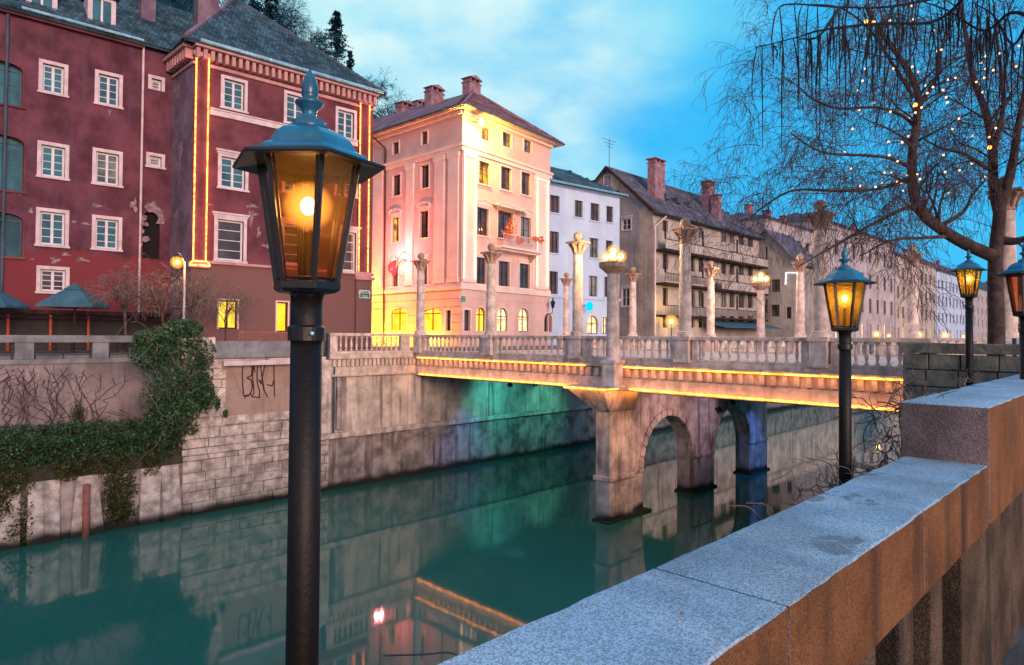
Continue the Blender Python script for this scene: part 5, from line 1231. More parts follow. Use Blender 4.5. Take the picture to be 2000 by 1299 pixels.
MB().box(UC + .01, 19.7, V1 + .004, V2 + .016, ZP - .39, ZP + .383).build('mortar_bed', 'granite_low', pp)
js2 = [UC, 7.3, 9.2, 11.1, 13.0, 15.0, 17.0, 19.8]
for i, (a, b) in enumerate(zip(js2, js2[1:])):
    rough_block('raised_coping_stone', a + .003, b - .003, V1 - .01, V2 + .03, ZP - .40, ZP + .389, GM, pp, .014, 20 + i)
# under the cap: recessed rail, stub pier and square balusters
MB().box(-3, UC, V1 + .10, V2 - .10, ZP - .50, ZP - .422).build('under_rail', 'granite_low', pp, bevel=.008)
MB().box(UC - .55, 19.8, V1 + .05, V2 - .02, 5.2, ZP - .423).build('stub_pier', 'granite_low', pp, bevel=.01)
MB().box(-3, UC - .56, V1 + .03, V2 + .02, 5.2, 5.62).build('bottom_rail', 'granite_low', pp, bevel=.01)
u = UC - 1.03
while u > -2.6:
    MB().box(u - .13, u + .13, V1 + .08, V2 - .14, 5.622, ZP - .502).build('baluster_post', 'granite_low', pp, bevel=.012); u -= .62
MB().box(-40, 20.0, 1.30, 1.60, -1.4, 6.10).build('river_wall', 'quay_dark', pp)
MB().box(-3, 19.9, 1.36, 2.05, 5.55, 5.80).build('ledge', 'quay_dark', pp)

# ================================================================== BLACK LANTERNS
def lantern(u, v, zc, s, label, rot, glassm, blu=45, power=9, bulb='bulb', grp='black lanterns along the near parapet', body='dark_metal', light=True):
    """zc: height of the collar; all sizes of the lantern head follow s"""
    t = thing('lantern_post', label, 'lantern', (u, v, 5.8), grp); k = s
    c0 = (u, v, zc)
    MB().lathe([(.043*k, 5.8 - zc), (.041*k, -.6*k), (.040*k, -.018*k)], 28, c0).lathe([(.039*k, -.012*k), (.041*k, .005*k), (.041*k, .095*k)], 28, c0).build('pole', 'pole_brown', t, smooth=True)
    MB().lathe([(.041*k, -.024*k), (.047*k, -.022*k), (.048*k, .012*k), (.042*k, .018*k)], 28, c0).build('collar', 'dark_metal', t, smooth=False)
    MB().ball((u + .052*k * (-cA) + .03*k * sA, v - .052*k * sA - .03 * k * cA, zc - .004*k), .006*k, 8, 6).build('screw', 'zinc', t)
    tray = MB().lathe([(.040*k, .085*k), (.046*k, .098*k), (.074*k, .102*k), (.088*k, .110*k), (.088*k, .128*k), (.080*k, .131*k)], 6, c0, rot)
    tray.build('tray', body, t, bevel=.0015*k)
    r0, r1, z0, z1 = .082*k, .131*k, .129*k, .438*k
    def cn(r, z, i): a = rot + i * math.pi / 3; return Vector((u + r * math.cos(a), v + r * math.sin(a), zc + z))
    fr = []
    for i in range(6):
        a, b = cn(r0, z0, i), cn(r1, z1, i)
        MB().tube([a, b], .0065*k, 4).build('corner_bar', body, t)
        p = [cn(r0 - .006*k, z0, i), cn(r0 - .006*k, z0, i + 1), cn(r1 - .006*k, z1, i + 1), cn(r1 - .006*k, z1, i)]
        MB().poly(p).build('pane', glassm, t)
        # slim inner frame of each pane
        def lerp2(x, y): lo = p[0].lerp(p[1], x); hi = p[3].lerp(p[2], x); return lo.lerp(hi, y)
        MB().tube([lerp2(.07, .0), lerp2(.07, 1)], .0035*k, 4).tube([lerp2(.93, .0), lerp2(.93, 1)], .0035*k, 4).tube([lerp2(.05, .03), lerp2(.95, .03)], .004*k, 4).build('pane_frame', body, t)
    # flared brim, tiered hexagonal dome
    MB().lathe([(.127*k, .440*k), (.198*k, .428*k), (.202*k, .431*k), (.200*k, .438*k), (.158*k, .452*k), (.120*k, .456*k)], 6, c0, rot).build('brim', 'dark_metal', t, bevel=.0015*k)
    MB().lathe([(.158*k, .451*k), (.150*k, .462*k), (.124*k, .474*k), (.119*k, .486*k), (.108*k, .502*k), (.088*k, .518*k), (.062*k, .530*k), (.05*k, .532*k)], 6, c0, rot).build('roof', 'lamp_blue', t, bevel=.002*k)
    MB().lathe([(.050*k, .529*k), (.053*k, .537*k), (.040*k, .545*k), (.042*k, .552*k), (.022*k, .558*k), (.017*k, .572*k), (.022*k, .585*k), (.036*k, .597*k), (.038*k, .603*k), (.030*k, .608*k), (.016*k, .612*k), (.021*k, .622*k), (.021*k, .645*k), (.015*k, .668*k), (.003*k, .690*k)], 20, c0).build('finial', 'lamp_blue', t, smooth=True)
    bp_ = Vector((u, v, zc + .33*k))
    MB().lathe([(.012*k, .13*k), (.012*k, .26*k)], 8, c0).build('socket', body, t)
    MB().ball(bp_, .020*k, 14, 10, 1.2).build('bulb', bulb, t, smooth=True)
    if light: MB().ball(bp_, .068*k, 24, 18).build('envelope', 'frosted_bulb', t, smooth=True)  # added halo shell, bloom of the bulb drawn as emission
    if light: pt_light('bulb_light', bp_, power, (1, .66, .22), .030*k, t)
    return t
def place(px, D):     # plan position seen at a photograph column and distance
    r_ = (px - 1000) / FPX * D; return D * cA + r_ * sA, D * sA - r_ * cA
u1, v1_ = place(599, 1.74)
lantern(u1, v1_, 7.905, 1.0, 'large foreground black lantern on the near left pole, before the maroon house', R(14.5), 'amber_glass', power=4.5)
u2, v2_ = place(1650, 4.62)
lantern(u2, v2_, at_d(1650, 700, 4.62).z + .085, 1.0, 'second black lantern, standing behind the parapet in front of the bridge end', R(48), 'amber_glass_dense', power=7)
u3, v3_ = place(1893, 8.4)
lantern(u3, v3_, at_d(1893, 601, 8.4).z + .02, 1.04, 'third, greenish-lit lantern just left of the willow trunk', R(-10), 'amber_glass_dense', power=8)
u4, v4_ = place(2003, 7.6)
lantern(u4, v4_, at_d(2003, 640, 7.6).z - .02, 1.45, 'unlit lantern cut by the right edge of the picture', R(0), 'amber_glass', bulb='dark_metal', light=False)

# old small street lamp on the far quay
P = on_v(346, 512, 33.6); fq = thing('street_lamp', 'square glowing street lamp on a thin post before the maroon house', 'street lamp', (P.x + .35, 33.6, SZ))
MB().tube([(P.x + .35, 33.6, SZ), (P.x + .35, 33.6, P.z + .05)], [.07, .045], 8).tube([(P.x + .35, 33.6, P.z + .0), (P.x + .1, 33.6, P.z + .42), (P.x, 33.6, P.z + .42)], .03, 6).build('pole', 'pale_trim', fq)
MB().lathe([(.16, -.28), (.24, .22)], 4, P, R(45)).build('glass', 'amber_glass_dense', fq); MB().lathe([(.28, .22), (.10, .36), (.03, .42)], 4, P, R(45)).build('cap', 'dark_metal', fq)
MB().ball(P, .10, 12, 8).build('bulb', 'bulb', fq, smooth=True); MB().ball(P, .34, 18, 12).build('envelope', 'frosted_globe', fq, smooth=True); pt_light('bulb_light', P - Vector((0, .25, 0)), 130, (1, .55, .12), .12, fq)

# ================================================================== PARASOLS AND TERRACE
def parasol(pxc, pxl, pxr, yt, ye, v, label):
    c0 = on_v(pxc, ye, v); r_ = (on_v(pxr, ye, v).x - on_v(pxl, ye, v).x) / 2 * .98; zt_ = on_v(pxc, yt, v).z; h = zt_ - c0.z
    t = thing('parasol', label, 'parasol', (c0.x, v, SZ), 'teal parasols on the far terrace')
    c1 = (c0.x, v, c0.z)
    MB().lathe([(r_, -.10), (r_ * 1.005, 0), (r_ * .62, h * .38), (r_ * .24, h * .74)], 4, c1, R(12)).build('canopy', 'canopy_teal', t)
    MB().lathe([(r_ * .32, h * .70), (.05, h)], 4, c1, R(12)).build('top_canopy', 'canopy_teal', t)
    MB().tube([(c0.x, v, SZ), (c0.x, v, zt_ - .1)], .04, 8).build('pole', 'wood_dark', t)
    for k in range(4):
        a = R(12) + k * math.pi / 2; MB().tube([(c0.x, v, c0.z + h * .6), (c0.x + r_ * .97 * math.cos(a), v + r_ * .97 * math.sin(a), c0.z - .03)], .02, 4).build('rib', 'wood_dark', t)
parasol(146, 66, 226, 553, 597, 35.0, 'teal parasol with a small raised top in front of the white-framed low window')
parasol(-18, -100, 75, 556, 597, 35.6, 'teal parasol cut by the left edge of the picture')
ter = thing('terrace_shed', 'dark wooden lean-to with red-lit posts under the parasols', 'shed', (6, 38, SZ))
MB().box(-16, 12.5, 37.6, 38.9, SZ + 1.72, SZ + 1.95).build('roof', 'wood_dark', ter); MB().box(-16, 12.5, 38.6, 38.7, SZ, SZ + 1.7).build('back', 'chair_dark', ter)
for px_ in (15, 98, 172, 243):
    p = on_v(px_, 645, 37.7); MB().box(p.x - .05, p.x + .05, 37.65, 37.75, SZ, SZ + 1.72).build('post', 'wood_red' if px_ in (15, 98, 172) else 'wood_dark', ter)
for zz in (1.3, 1.5): MB().box(3, 12.5, 37.5, 37.55, SZ + zz + .25, SZ + zz + .31).build('rail', 'wood_dark', ter)
for i, px_ in enumerate((30, 110, 140, 200, 230)):
    p = on_v(px_, 650, 34.4); t = thing('terrace_table', ['small dark terrace table at the far left edge', 'dark terrace table below the first red post', 'dark terrace table beneath the teal parasol pole', 'dark terrace table right of the parasol', 'dark terrace table nearest the slim bare tree'][i], 'table', (p.x, 34.4, SZ), 'tables on the far terrace')
    MB().lathe([(.4, .72), (.4, .76)], 12, (p.x, 34.4, SZ)).build('table_top', 'pale_trim', t); MB().tube([(p.x, 34.4, SZ), (p.x, 34.4, SZ + .72)], .03, 6).build('leg', 'chair_dark', t)

# ================================================================== VEGETATION
def grow(mb, p, d, L_, r, lev, rg, droop, spread, nseg=5, kids=(3, 4, 5, 6), shrink=.62, rmin=.006, wig=.22, tips=None, store=None, sides=(7, 5, 4, 3, 3, 3), dl=.15):
    pts = [p.copy()]; rad = [r]; d = d.normalized(); q = p.copy()
    for i in range(nseg):
        d = (d + Vector((rg.gauss(0, wig), rg.gauss(0, wig), rg.gauss(0, wig) * .6 - droop * (.4 + i / nseg)))).normalized(); q = q + d * (L_ / nseg); pts.append(q.copy()); rad.append(max(rmin, r * (1 - .75 * (i + 1) / nseg)))
    mb[min(lev, len(mb) - 1)].tube(pts, rad, sides[min(lev, 5)])
    if store is not None: store.append(pts)
    if lev >= len(kids):
        if tips is not None: tips.append(pts[-1])
        return
    for k in range(kids[lev]):
        f = rg.uniform(.25, 1.0); i = min(nseg - 1, int(f * nseg)); b = pts[i].lerp(pts[i+1], f * nseg - i if f < 1 else 1); ax = (pts[i+1] - pts[i]).normalized()
        s_ = ax.orthogonal().normalized(); s_ = Matrix.Rotation(rg.random() * 6.283, 3, ax) @ s_; nd_ = (ax * (1 - spread) + s_ * spread * rg.uniform(.7, 1.3) + Vector((0, 0, .12 * (1 if lev < 1 else 0)))).normalized()
        grow(mb, b, nd_, L_ * shrink * rg.uniform(.7, 1.25), max(rmin, rad[i] * .6), lev + 1, rg, droop + dl * (lev > 0), spread, nseg, kids, shrink, rmin, wig, tips, store, sides, dl)
def bez(pts, n=6):     # smooth a polyline (Catmull-Rom)
    P = [Vector(p) for p in pts]; P = [P[0] * 2 - P[1]] + P + [P[-1] * 2 - P[-2]]; o = []
    for i in range(1, len(P) - 2):
        for k in range(n):
            t_ = k / n; a, b, c_, d_ = P[i-1], P[i], P[i+1], P[i+2]
            o.append(.5 * ((2 * b) + (-a + c_) * t_ + (2 * a - 5 * b + 4 * c_ - d_) * t_ * t_ + (-a + 3 * b - 3 * c_ + d_) * t_ ** 3))
    o.append(P[-2]); return o
# ---- the willow beyond the parapet
rg = random.Random(11)
DT = 17.2
wt = thing('willow_tree', 'big bare willow with wrapped trunk and drooping twigs, hung with fairy lights, at right', 'tree', at_d(1944, 690, DT))
trunk = MB(); tp = [at_d(x, y, DT) for x, y in ((1945, 740), (1946, 640), (1944, 560), (1945, 490), (1952, 420), (1955, 350))]
trunk.tube(bez(tp), [.205 - .0025 * i for i in range(31)], 14); 
limbs = [ (((1940, 500), (1890, 478), (1845, 452), (1800, 415), (1783, 370), (1782, 300), (1790, 240), (1792, 180), (1762, 120), (1715, 55), (1690, 10)), .17, 0),
          (((1952, 420), (1940, 360), (1938, 290), (1925, 220), (1900, 150), (1885, 60), (1870, -30)), .14, .6),
          (((1955, 400), (1975, 330), (1990, 240), (2010, 140), (2030, 40)), .13, -.4),
          (((1958, 470), (1990, 470), (2040, 450), (2100, 400)), .12, -.3),
          (((1783, 330), (1740, 310), (1700, 304), (1620, 300), (1580, 285), (1545, 260)), .05, -1.0),
          (((1790, 250), (1760, 225), (1710, 210), (1640, 212), (1590, 195), (1560, 170), (1530, 150)), .05, .6),
          (((1783, 345), (1720, 368), (1640, 373), (1550, 372), (1490, 405), (1450, 440)), .05, -.5),
          (((1800, 400), (1760, 410), (1700, 440), (1630, 480), (1560, 520)), .06, -1.2),
          (((1785, 190), (1740, 120), (1700, 60), (1640, 15), (1560, 8)), .05, .5),
          (((1830, 445), (1880, 415), (1900, 380), (1925, 350)), .06, .2),
          (((1850, 462), (1800, 465), (1740, 470), (1680, 500)), .05, -.8),
          (((1930, 330), (1880, 300), (1840, 290), (1800, 270)), .06, .5),
          (((1790, 215), (1830, 150), (1840, 90), (1860, 20)), .06, .3),
          (((1940, 300), (1960, 200), (1950, 100), (1940, 10)), .07, -.5) ]
brm = MB(); twm = MB(); tw2 = MB(); lightpts = []
for pl, r0, dz in limbs:
    n_ = len(pl); P = bez([at_d(x, y, DT + dz * (i / (n_ - 1)) * 2) for i, (x, y) in enumerate(pl)]); m_ = len(P)
    brm.tube(P, [r0 * (1 - .72 * i / (m_ - 1)) for i in range(m_)], 9)
    st = []
    for k in range(max(5, int(m_ * .48))):
        i = rg.randrange(max(1, m_ // 5), m_ - 1); ax = (P[i+1] - P[i]).normalized(); s_ = Matrix.Rotation(rg.random() * 6.283, 3, ax) @ ax.orthogonal().normalized()
        grow([brm, twm, tw2], P[i], (ax * .6 + s_ * .9 + Vector((0, 0, .25))), rg.uniform(.9, 2.0), r0 * .26 * (1 - .5 * i / m_), 0, rg, .06, .55, 6, (4, 4, 3), .66, .0045, .20, None, st, dl=.16)
    for q in st:
        if rg.random() < .05: lightpts.append(q[rg.randrange(len(q))])
    for i in range(2, m_, 4): 
        if rg.random() < .5: lightpts.append(P[i] - fwd0 * .1)
# long drooping outer twigs
for k in range(130):
    x = 1470 + 520 * rg.random() ** .8; y = 60 + 330 * rg.random(); D = DT + rg.uniform(-2.5, 2.5)
    p = at_d(x, y, D); side = -right0 * rg.uniform(.1, .9) + Vector((0, 0, rg.uniform(-.4, .4))) + fwd0 * rg.uniform(-.4, .4)
    grow([twm, tw2], p, side, rg.uniform(.8, 1.9), .010, 0, rg, .22, .5, 7, (3, 3), .6, .0045, .12, None, None, sides=(4, 3, 3, 3, 3, 3), dl=.1)
trunk.build('trunk', 'bark', wt, smooth=True); brm.build('limbs', 'bark', wt, smooth=True); twm.build('branches', 'twig', wt, kind='stuff'); tw2.build('twigs', 'twig', wt, kind='stuff')
# fairy lights
fy = thing('fairy_lights', 'warm white and orange fairy lights scattered through the willow crown', 'fairy lights', at_d(1800, 250, DT))
extra = [(1694, 40), (1693, 76), (1693, 118), (1690, 135), (1685, 158), (1676, 177), (1706, 201), (1678, 215), (1665, 252), (1735, 277), (1762, 278), (1650, 297), (1753, 315), (1737, 303), (1663, 330), (1727, 337), (1792, 340), (1797, 350), (1680, 363), (1710, 365), (1785, 207), (1800, 210), (1788, 220), (1823, 60), (1782, 38), (1830, 100), (1908, 93), (1990, 90), (1953, 104), (1922, 152), (1940, 137), (1916, 123), (1907, 160), (1848, 190), (1850, 200), (1873, 232), (1900, 267), (1945, 250), (1932, 268), (1843, 303), (1866, 152), (1811, 182), (1822, 170), (1793, 140), (1984, 130), (1706, 44), (1738, 40), (1860, 252), (1898, 320), (1846, 336), (1975, 175), (1930, 290)]
pts_ = [(at_d(x, y, DT - rg.uniform(0, 1.5)), 'fairy') for x, y in extra] + [(p, 'fairy') for p in lightpts[:30]] + [(at_d(x, y, DT - .5), 'fairy_hot') for x, y in ((1706, 44), (1788, 205), (1933, 288), (1692, 42))]
fm = {k: MB().ball((0, 0, 0), .027 if k == 'fairy' else .048, 8, 5).mesh('bulb', k) for k in ('fairy', 'fairy_hot')}
left_ = [p.copy() for p, k in pts_]; cur = left_.pop(0); run = [cur]
while left_:
    nx_ = min(left_, key=lambda v: (v - cur).length); left_.remove(nx_); run += [(cur + nx_) / 2 - Vector((0, 0, .06 * (nx_ - cur).length)), nx_]; cur = nx_
MB().tube(run, .0045, 3).build('wire', 'twig_near', fy)
for p, k in pts_: link('bulb', fm[k], fy, Matrix.Translation(p))
# ---- hanging catkin-like twigs of a nearer tree over the top edge
nt_ = thing('overhanging_tree', 'nearer bare tree whose black twigs hang straight down across the top right', 'tree', (9.5, -2.2, 6.15))
bm1 = MB(); bm2 = MB(); DN = 7.5
bm1.tube(bez([(9.5, -2.2, 6.1), (9.4, -2.0, 9.5), (9.0, -1.2, 12.5), at_d(2050, -60, 8.5)]), [.3 - .006 * i for i in range(19)], 10)
for pl in (((2050, -60), (1900, -20), (1745, 12), (1640, 14), (1540, 8), (1512, 26)), ((2030, 40), (1975, 25), (1920, 60), (1850, 20), (1760, -10)), ((1900, -20), (1830, 40), (1740, 45), (1690, 48), (1600, 60), (1560, 72), (1474, 94)), ((2050, -40), (2000, 60), (1975, 85), (1940, 30), (1900, 5)), ((1745, 12), (1730, 40), (1690, 50)), ((1640, 14), (1600, 70), (1560, 76))):
    n_ = len(pl); P = bez([at_d(x, y, DN + .6 * math.sin(i + len(pl))) for i, (x, y) in enumerate(pl)]); m_ = len(P)
    bm1.tube(P, [.022 * (1 - .75 * i / (m_ - 1)) for i in range(m_)], 6)
    for k in range(int(m_ * .85)):
        i = rg.randrange(m_ - 1); p = P[i].lerp(P[i+1], rg.random()); L_ = rg.uniform(.25, 1.05) * (1.15 if k % 3 else .6); q = [p]; dx = rg.uniform(-.10, .10)
        for j in range(5): q.append(q[-1] + Vector((0, 0, -L_ / 5)) + right0 * (dx * (1 - .35 * j)) * .35 + fwd0 * rg.uniform(-.02, .02))
        bm2.tube(q, [.005, .008, .008, .007, .006, .003], 4)
for k in range(36):
    x = 1640 + 350 * rg.random(); y = -40 + 150 * rg.random(); p = at_d(x, y, DN + rg.uniform(-1, 1.6)); L_ = rg.uniform(.3, 1.0); q = [p]; dx = rg.uniform(-.14, .05)
    for j in range(5): q.append(q[-1] + Vector((0, 0, -L_ / 5)) + right0 * dx * .3)
    bm2.tube(q, [.005, .008, .008, .007, .006, .003], 4)
bm1.build('branches', 'twig_near', nt_, smooth=True); bm2.build('hanging_twigs', 'twig_near', nt_, kind='stuff')

# ---- slim bare trees on the far quay
def bare_tree(P, h, label, seed, m='bark', grp='slim bare trees on the far quay', lit=None, r=.09, spread=.5, kids=(5, 4, 4), droop=.02):
    rg_ = random.Random(seed); t = thing('bare_tree', label, 'tree', P, grp); tr = MB(); tw = MB()
    P = Vector(P); Q = [P, P + Vector((.02, 0, h * .2)), P + Vector((-.03, 0, h * .42))]; tr.tube(Q, [r, r * .8, r * .7], 8)
    for k in range(6): grow([tr, tw], Q[-1] - Vector((0, 0, .04 * k)), Vector((rg_.gauss(0, .55), rg_.gauss(0, .45), 1)), h * .34, r * .5, 0, rg_, droop, spread, 5, kids, .62, .006, .16)
    tr.build('trunk', m, t); tw.build('crown', 'dry_vine' if lit else 'twig', t, kind='stuff'); return t
p = on_v(244, 650, 33.8); bare_tree((p.x, 33.8, SZ), 4.6, 'slim bare tree right of the teal parasol', 5, lit=1)
p = on_v(372, 640, 34.2); bare_tree((p.x, 34.2, SZ), 4.8, 'bushy bare tree whose twigs glow beside the far street lamp', 9, lit=1, spread=.6, kids=(6, 5, 4), droop=.08)
p = on_v(318, 640, 34.6); bare_tree((p.x, 34.6, SZ), 4.6, 'tangled bare tree before the dark broken opening', 12, lit=1, spread=.6, kids=(6, 5, 4), droop=.10)
p = on_v(440, 640, 34.6); bare_tree((p.x, 34.6, SZ), 4.0, 'thin bare tree in front of the yellow window', 15, lit=1, r=.05, spread=.6, kids=(5, 5, 4), droop=.12)

# ---- trees on the hill
def conifer(P, h, label, seed, bare=.35, w_=.16, m='conifer', nt=16):
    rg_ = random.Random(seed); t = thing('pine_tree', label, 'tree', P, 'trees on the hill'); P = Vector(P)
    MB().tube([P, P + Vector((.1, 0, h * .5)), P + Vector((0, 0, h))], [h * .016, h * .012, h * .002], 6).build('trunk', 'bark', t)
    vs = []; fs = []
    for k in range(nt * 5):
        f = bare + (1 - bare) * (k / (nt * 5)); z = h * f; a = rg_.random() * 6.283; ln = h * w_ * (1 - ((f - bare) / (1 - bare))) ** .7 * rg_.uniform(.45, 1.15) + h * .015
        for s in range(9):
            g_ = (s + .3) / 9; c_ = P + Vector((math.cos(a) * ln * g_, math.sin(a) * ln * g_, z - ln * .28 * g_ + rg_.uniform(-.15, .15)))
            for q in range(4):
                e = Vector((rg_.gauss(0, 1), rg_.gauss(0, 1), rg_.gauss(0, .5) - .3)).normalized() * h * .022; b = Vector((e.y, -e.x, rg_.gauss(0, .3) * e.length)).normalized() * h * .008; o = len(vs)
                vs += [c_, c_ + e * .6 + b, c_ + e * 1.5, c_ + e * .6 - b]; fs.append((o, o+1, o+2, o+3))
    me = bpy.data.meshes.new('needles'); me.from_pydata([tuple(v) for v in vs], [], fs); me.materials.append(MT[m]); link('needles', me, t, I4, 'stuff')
def hill_tree(px, ytop, ybase, D, kind, label, seed, **k):
    b = at_d(px, ybase, D); tp_ = at_d(px, ytop, D); g_ = hill_h(b.x, b.y); base = Vector((b.x, b.y, g_ - 1)); h = tp_.z - base.z
    if kind == 'c': k.setdefault('bare', .3); conifer(base, h, label, seed, **k)
    else:
        rg_ = random.Random(seed); t = thing('bare_tree', label, 'tree', base, 'trees on the hill'); tr = MB(); tw = MB()
        Q = [base, base + Vector((0, 0, h * .35)), base + Vector((.3, 0, h * .6))]; tr.tube(Q, [h * .02, h * .016, h * .012], 6)
        for q in range(7): grow([tr, tw], Q[1].lerp(Q[2], q / 6), Vector((rg_.gauss(0, .6), rg_.gauss(0, .6), 1)), h * .34, h * .008, 0, rg_, .0, .5, 4, (5, 4, 4), .62, .02, .2)
        tr.build('trunk', 'conifer', t); tw.build('crown', 'conifer', t, kind='stuff')
for i, (px, yt, yb, D, kd, lab, kw) in enumerate((
    (655, 22, 175, 118, 'c', 'tall lone pine on the hill with a bare lower trunk', dict(bare=.52, w_=.20)),
    (683, 100, 200, 116, 'c', 'shorter conifer right beside the tall lone pine', dict(bare=.2, w_=.16)),
    (520, -60, 120, 105, 'c', 'dark conifer on the hill behind the maroon roof apex', dict(bare=.1, w_=.26)),
    (490, -80, 120, 100, 'c', 'dark conifer farthest left beside the maroon roof apex', dict(bare=.1, w_=.22)),
    (556, -10, 140, 112, 'b', 'round bare tree on the hill right of the dark conifers', {}),
    (590, 45, 160, 112, 'b', 'bare hill tree half way down the maroon roof slope', {}),
    (618, 62, 170, 116, 'b', 'bare hill tree just left of the tall lone pine', {}),
    (718, 145, 240, 120, 'b', 'very small bare tree above the right eave of the maroon house', {}),
    (752, 180, 262, 112, 'b', 'bare tree in the gap between the maroon and the pink house', {}),
    (772, 200, 262, 110, 'b', 'smaller bare tree close to the pink house chimneys', {}),
    (470, -30, 80, 118, 'b', 'bare hill tree peeping out left of the dark conifers', {}),
    (540, 0, 150, 122, 'b', 'bare hill tree right behind the dark conifers', {}),
    (572, 15, 150, 108, 'b', 'densest bare hill tree above the skylight of the maroon roof', {}),
    (605, 60, 170, 108, 'b', 'leaning bare hill tree above the lantern finial', {}),
    (636, 85, 190, 110, 'b', 'low bare hill tree just below the lone pine branches', {}),
    (700, 150, 215, 112, 'c', 'small conifer low on the slope right of the lone pine', dict(bare=.1, w_=.2)),
    (330, -60, 60, 95, 'b', 'bare tree showing above the roof valley left of the chimney', {}),
    (365, -60, 60, 95, 'b', 'bare tree showing above the roof valley right by the chimney', {}),
    (440, -70, 60, 98, 'b', 'bare tree rising behind the top of the maroon hipped roof', {}))):
    hill_tree(px, yt, yb, D, kd, lab, 40 + i, **kw)

# ---- ivy and ledge planting
iv = thing('ivy_bush', 'large dark green ivy bush spilling over the quay wall left of the stone blocks', 'ivy', on_v(340, 750, VQ))
def vp(x, y, v): return tuple(on_v(x, y, v))
ivp = []
for x, y, rx, rz in ((340, 665, 1.2, .7), (300, 690, 1.0, .8), (385, 690, .75, .9), (345, 730, 1.5, 1.0), (340, 775, 1.45, .9), (380, 760, .8, 1.0), (325, 820, .95, .7), (360, 640, .8, .4), (300, 660, .8, .4), (350, 800, .9, .8), (395, 770, .5, .9)):
    ivp.append((vp(x, y, VQ - .05), (rx, .75, rz)))
leaf_blob('leaves', 'leaf_ivy', ivp, 12000, .13, iv, kind='stuff', seed=3); leaf_blob('old_leaves', 'leaf_olive', ivp, 2600, .12, iv, kind='stuff', seed=33)
stm = MB(); rgs = random.Random(77)
for k in range(46):
    q = [Vector(ivp[rgs.randrange(len(ivp))][0]) + Vector((rgs.uniform(-1.2, 1.2), -.45, rgs.uniform(-.8, .9)))]; d = Vector((rgs.gauss(0, .6), rgs.gauss(-.1, .2), rgs.choice([-1, -1, .6]))).normalized()
    for j in range(6): d = (d + Vector((rgs.gauss(0, .25), rgs.gauss(0, .12), rgs.gauss(-.08, .2)))).normalized(); q.append(q[-1] + d * rgs.uniform(.12, .28))
    stm.tube(q, .010, 3)
stm.build('stems', 'dry_vine', iv, kind='stuff')
iv2 = [(vp(398 + 4 * k, 760 + 6 * k, VQ - .15), (.35, .15, .35)) for k in range(4)] + [(vp(425, 790, VQ - .15), (.12, .08, .3)), (vp(440, 808, VQ - .15), (.1, .08, .2)), (vp(368, 835, VQ - .1), (.5, .15, .4)), (vp(340, 840, VQ - .05), (.6, .25, .45))]
leaf_blob('trailing_leaves', 'leaf_ivy', iv2, 1300, .11, iv, kind='stuff', seed=4)
gr = []
for k in range(38):
    x = -60 + 410 * k / 37; y = 880 - 22 * math.sin(k * .9) - .06 * x; gr.append((vp(x, y + 6, VQ - .02), (.8, .34, .26 + .14 * math.sin(k * 2.3))))
    gr.append((vp(x, y - 18, VQ + 1.1), (.9, .9, .22)))
lv = leaf_blob('ledge_ivy', 'leaf_ivy', gr, 15000, .10, seed=5); lo_ = leaf_blob('ledge_grass', 'leaf_olive', gr, 5000, .11, seed=55); tag(lo_, 'olive and yellowish weeds mixed through the creeping plants on the ledge', 'ground cover', kind='stuff'); tag(lv, 'low tangle of creeping green plants covering the ledge above the river wall', 'ground cover', kind='stuff')
hg_ = []
for x0, x1, ya, yb, n_ in ((205, 262, 890, 1010, 14), (-30, 50, 900, 1060, 20), (120, 140, 900, 930, 4), (296, 306, 880, 930, 4), (150, 200, 890, 910, 4), (215, 250, 960, 1035, 7)):
    for k in range(n_): hg_.append((vp(rnd.uniform(x0, x1), rnd.uniform(ya, yb), VQ - .12), (.40, .14, .50)))
hv = leaf_blob('hanging_ivy', 'leaf_olive', hg_, 9500, .09, seed=6); tag(hv, 'olive-green ivy curtains hanging from the ledge down the river wall', 'ivy', kind='stuff')
# dry creepers on the retaining wall
cr = MB(); rgc = random.Random(21)
for k in range(26):
    x = rgc.uniform(-40, 190); p = on_v(x, 845, VU - .05); q = [p]
    for j in range(9): q.append(q[-1] + Vector((rgc.gauss(0, .16), 0, rgc.uniform(.12, .42))))
    q = [v for v in q if v.z < 6.6]
    if len(q) > 2: cr.tube(q, .014, 4)
    for j in range(2, len(q) - 1, 2): cr.tube([q[j], q[j] + Vector((rgc.gauss(0, .5), -.02, rgc.uniform(.1, .6)))], .008, 3)
tag(cr.build('dry_creeper', 'twig'), 'leafless creeper stems climbing the grey retaining wall above the ledge', 'creeper')
sb = thing('shrub', 'small upright green shrub standing on the ledge before the retaining wall', 'shrub', on_v(152, 850, VU - .6))
leaf_blob('leaves', 'leaf_olive', [(vp(152, 815, VU - .6), (.22, .2, .65)), (vp(150, 840, VU - .6), (.5, .3, .3))], 900, .09, sb, kind='stuff', seed=8); MB().tube([on_v(152, 855, VU - .6), on_v(152, 800, VU - .6)], .02, 5).build('stem', 'bark', sb)
sb = thing('shrub', 'loose arching shrub on the ledge just under the ivy bush', 'shrub', on_v(300, 850, VU - 1.2)); mb = MB()
for k in range(14): a = on_v(300, 855, VU - 1.2); d = Vector((rgc.gauss(0, .6), rgc.gauss(0, .2), 1.4)); mb.tube([a, a + d * .6, a + d + Vector((d.x * .5, 0, -.1))], .014, 4)
mb.build('stems', 'dry_vine', sb); leaf_blob('leaves', 'leaf_ivy', [(vp(300, 840, VU - 1.2), (1.0, .4, .35))], 900, .09, sb, kind='stuff', seed=9)

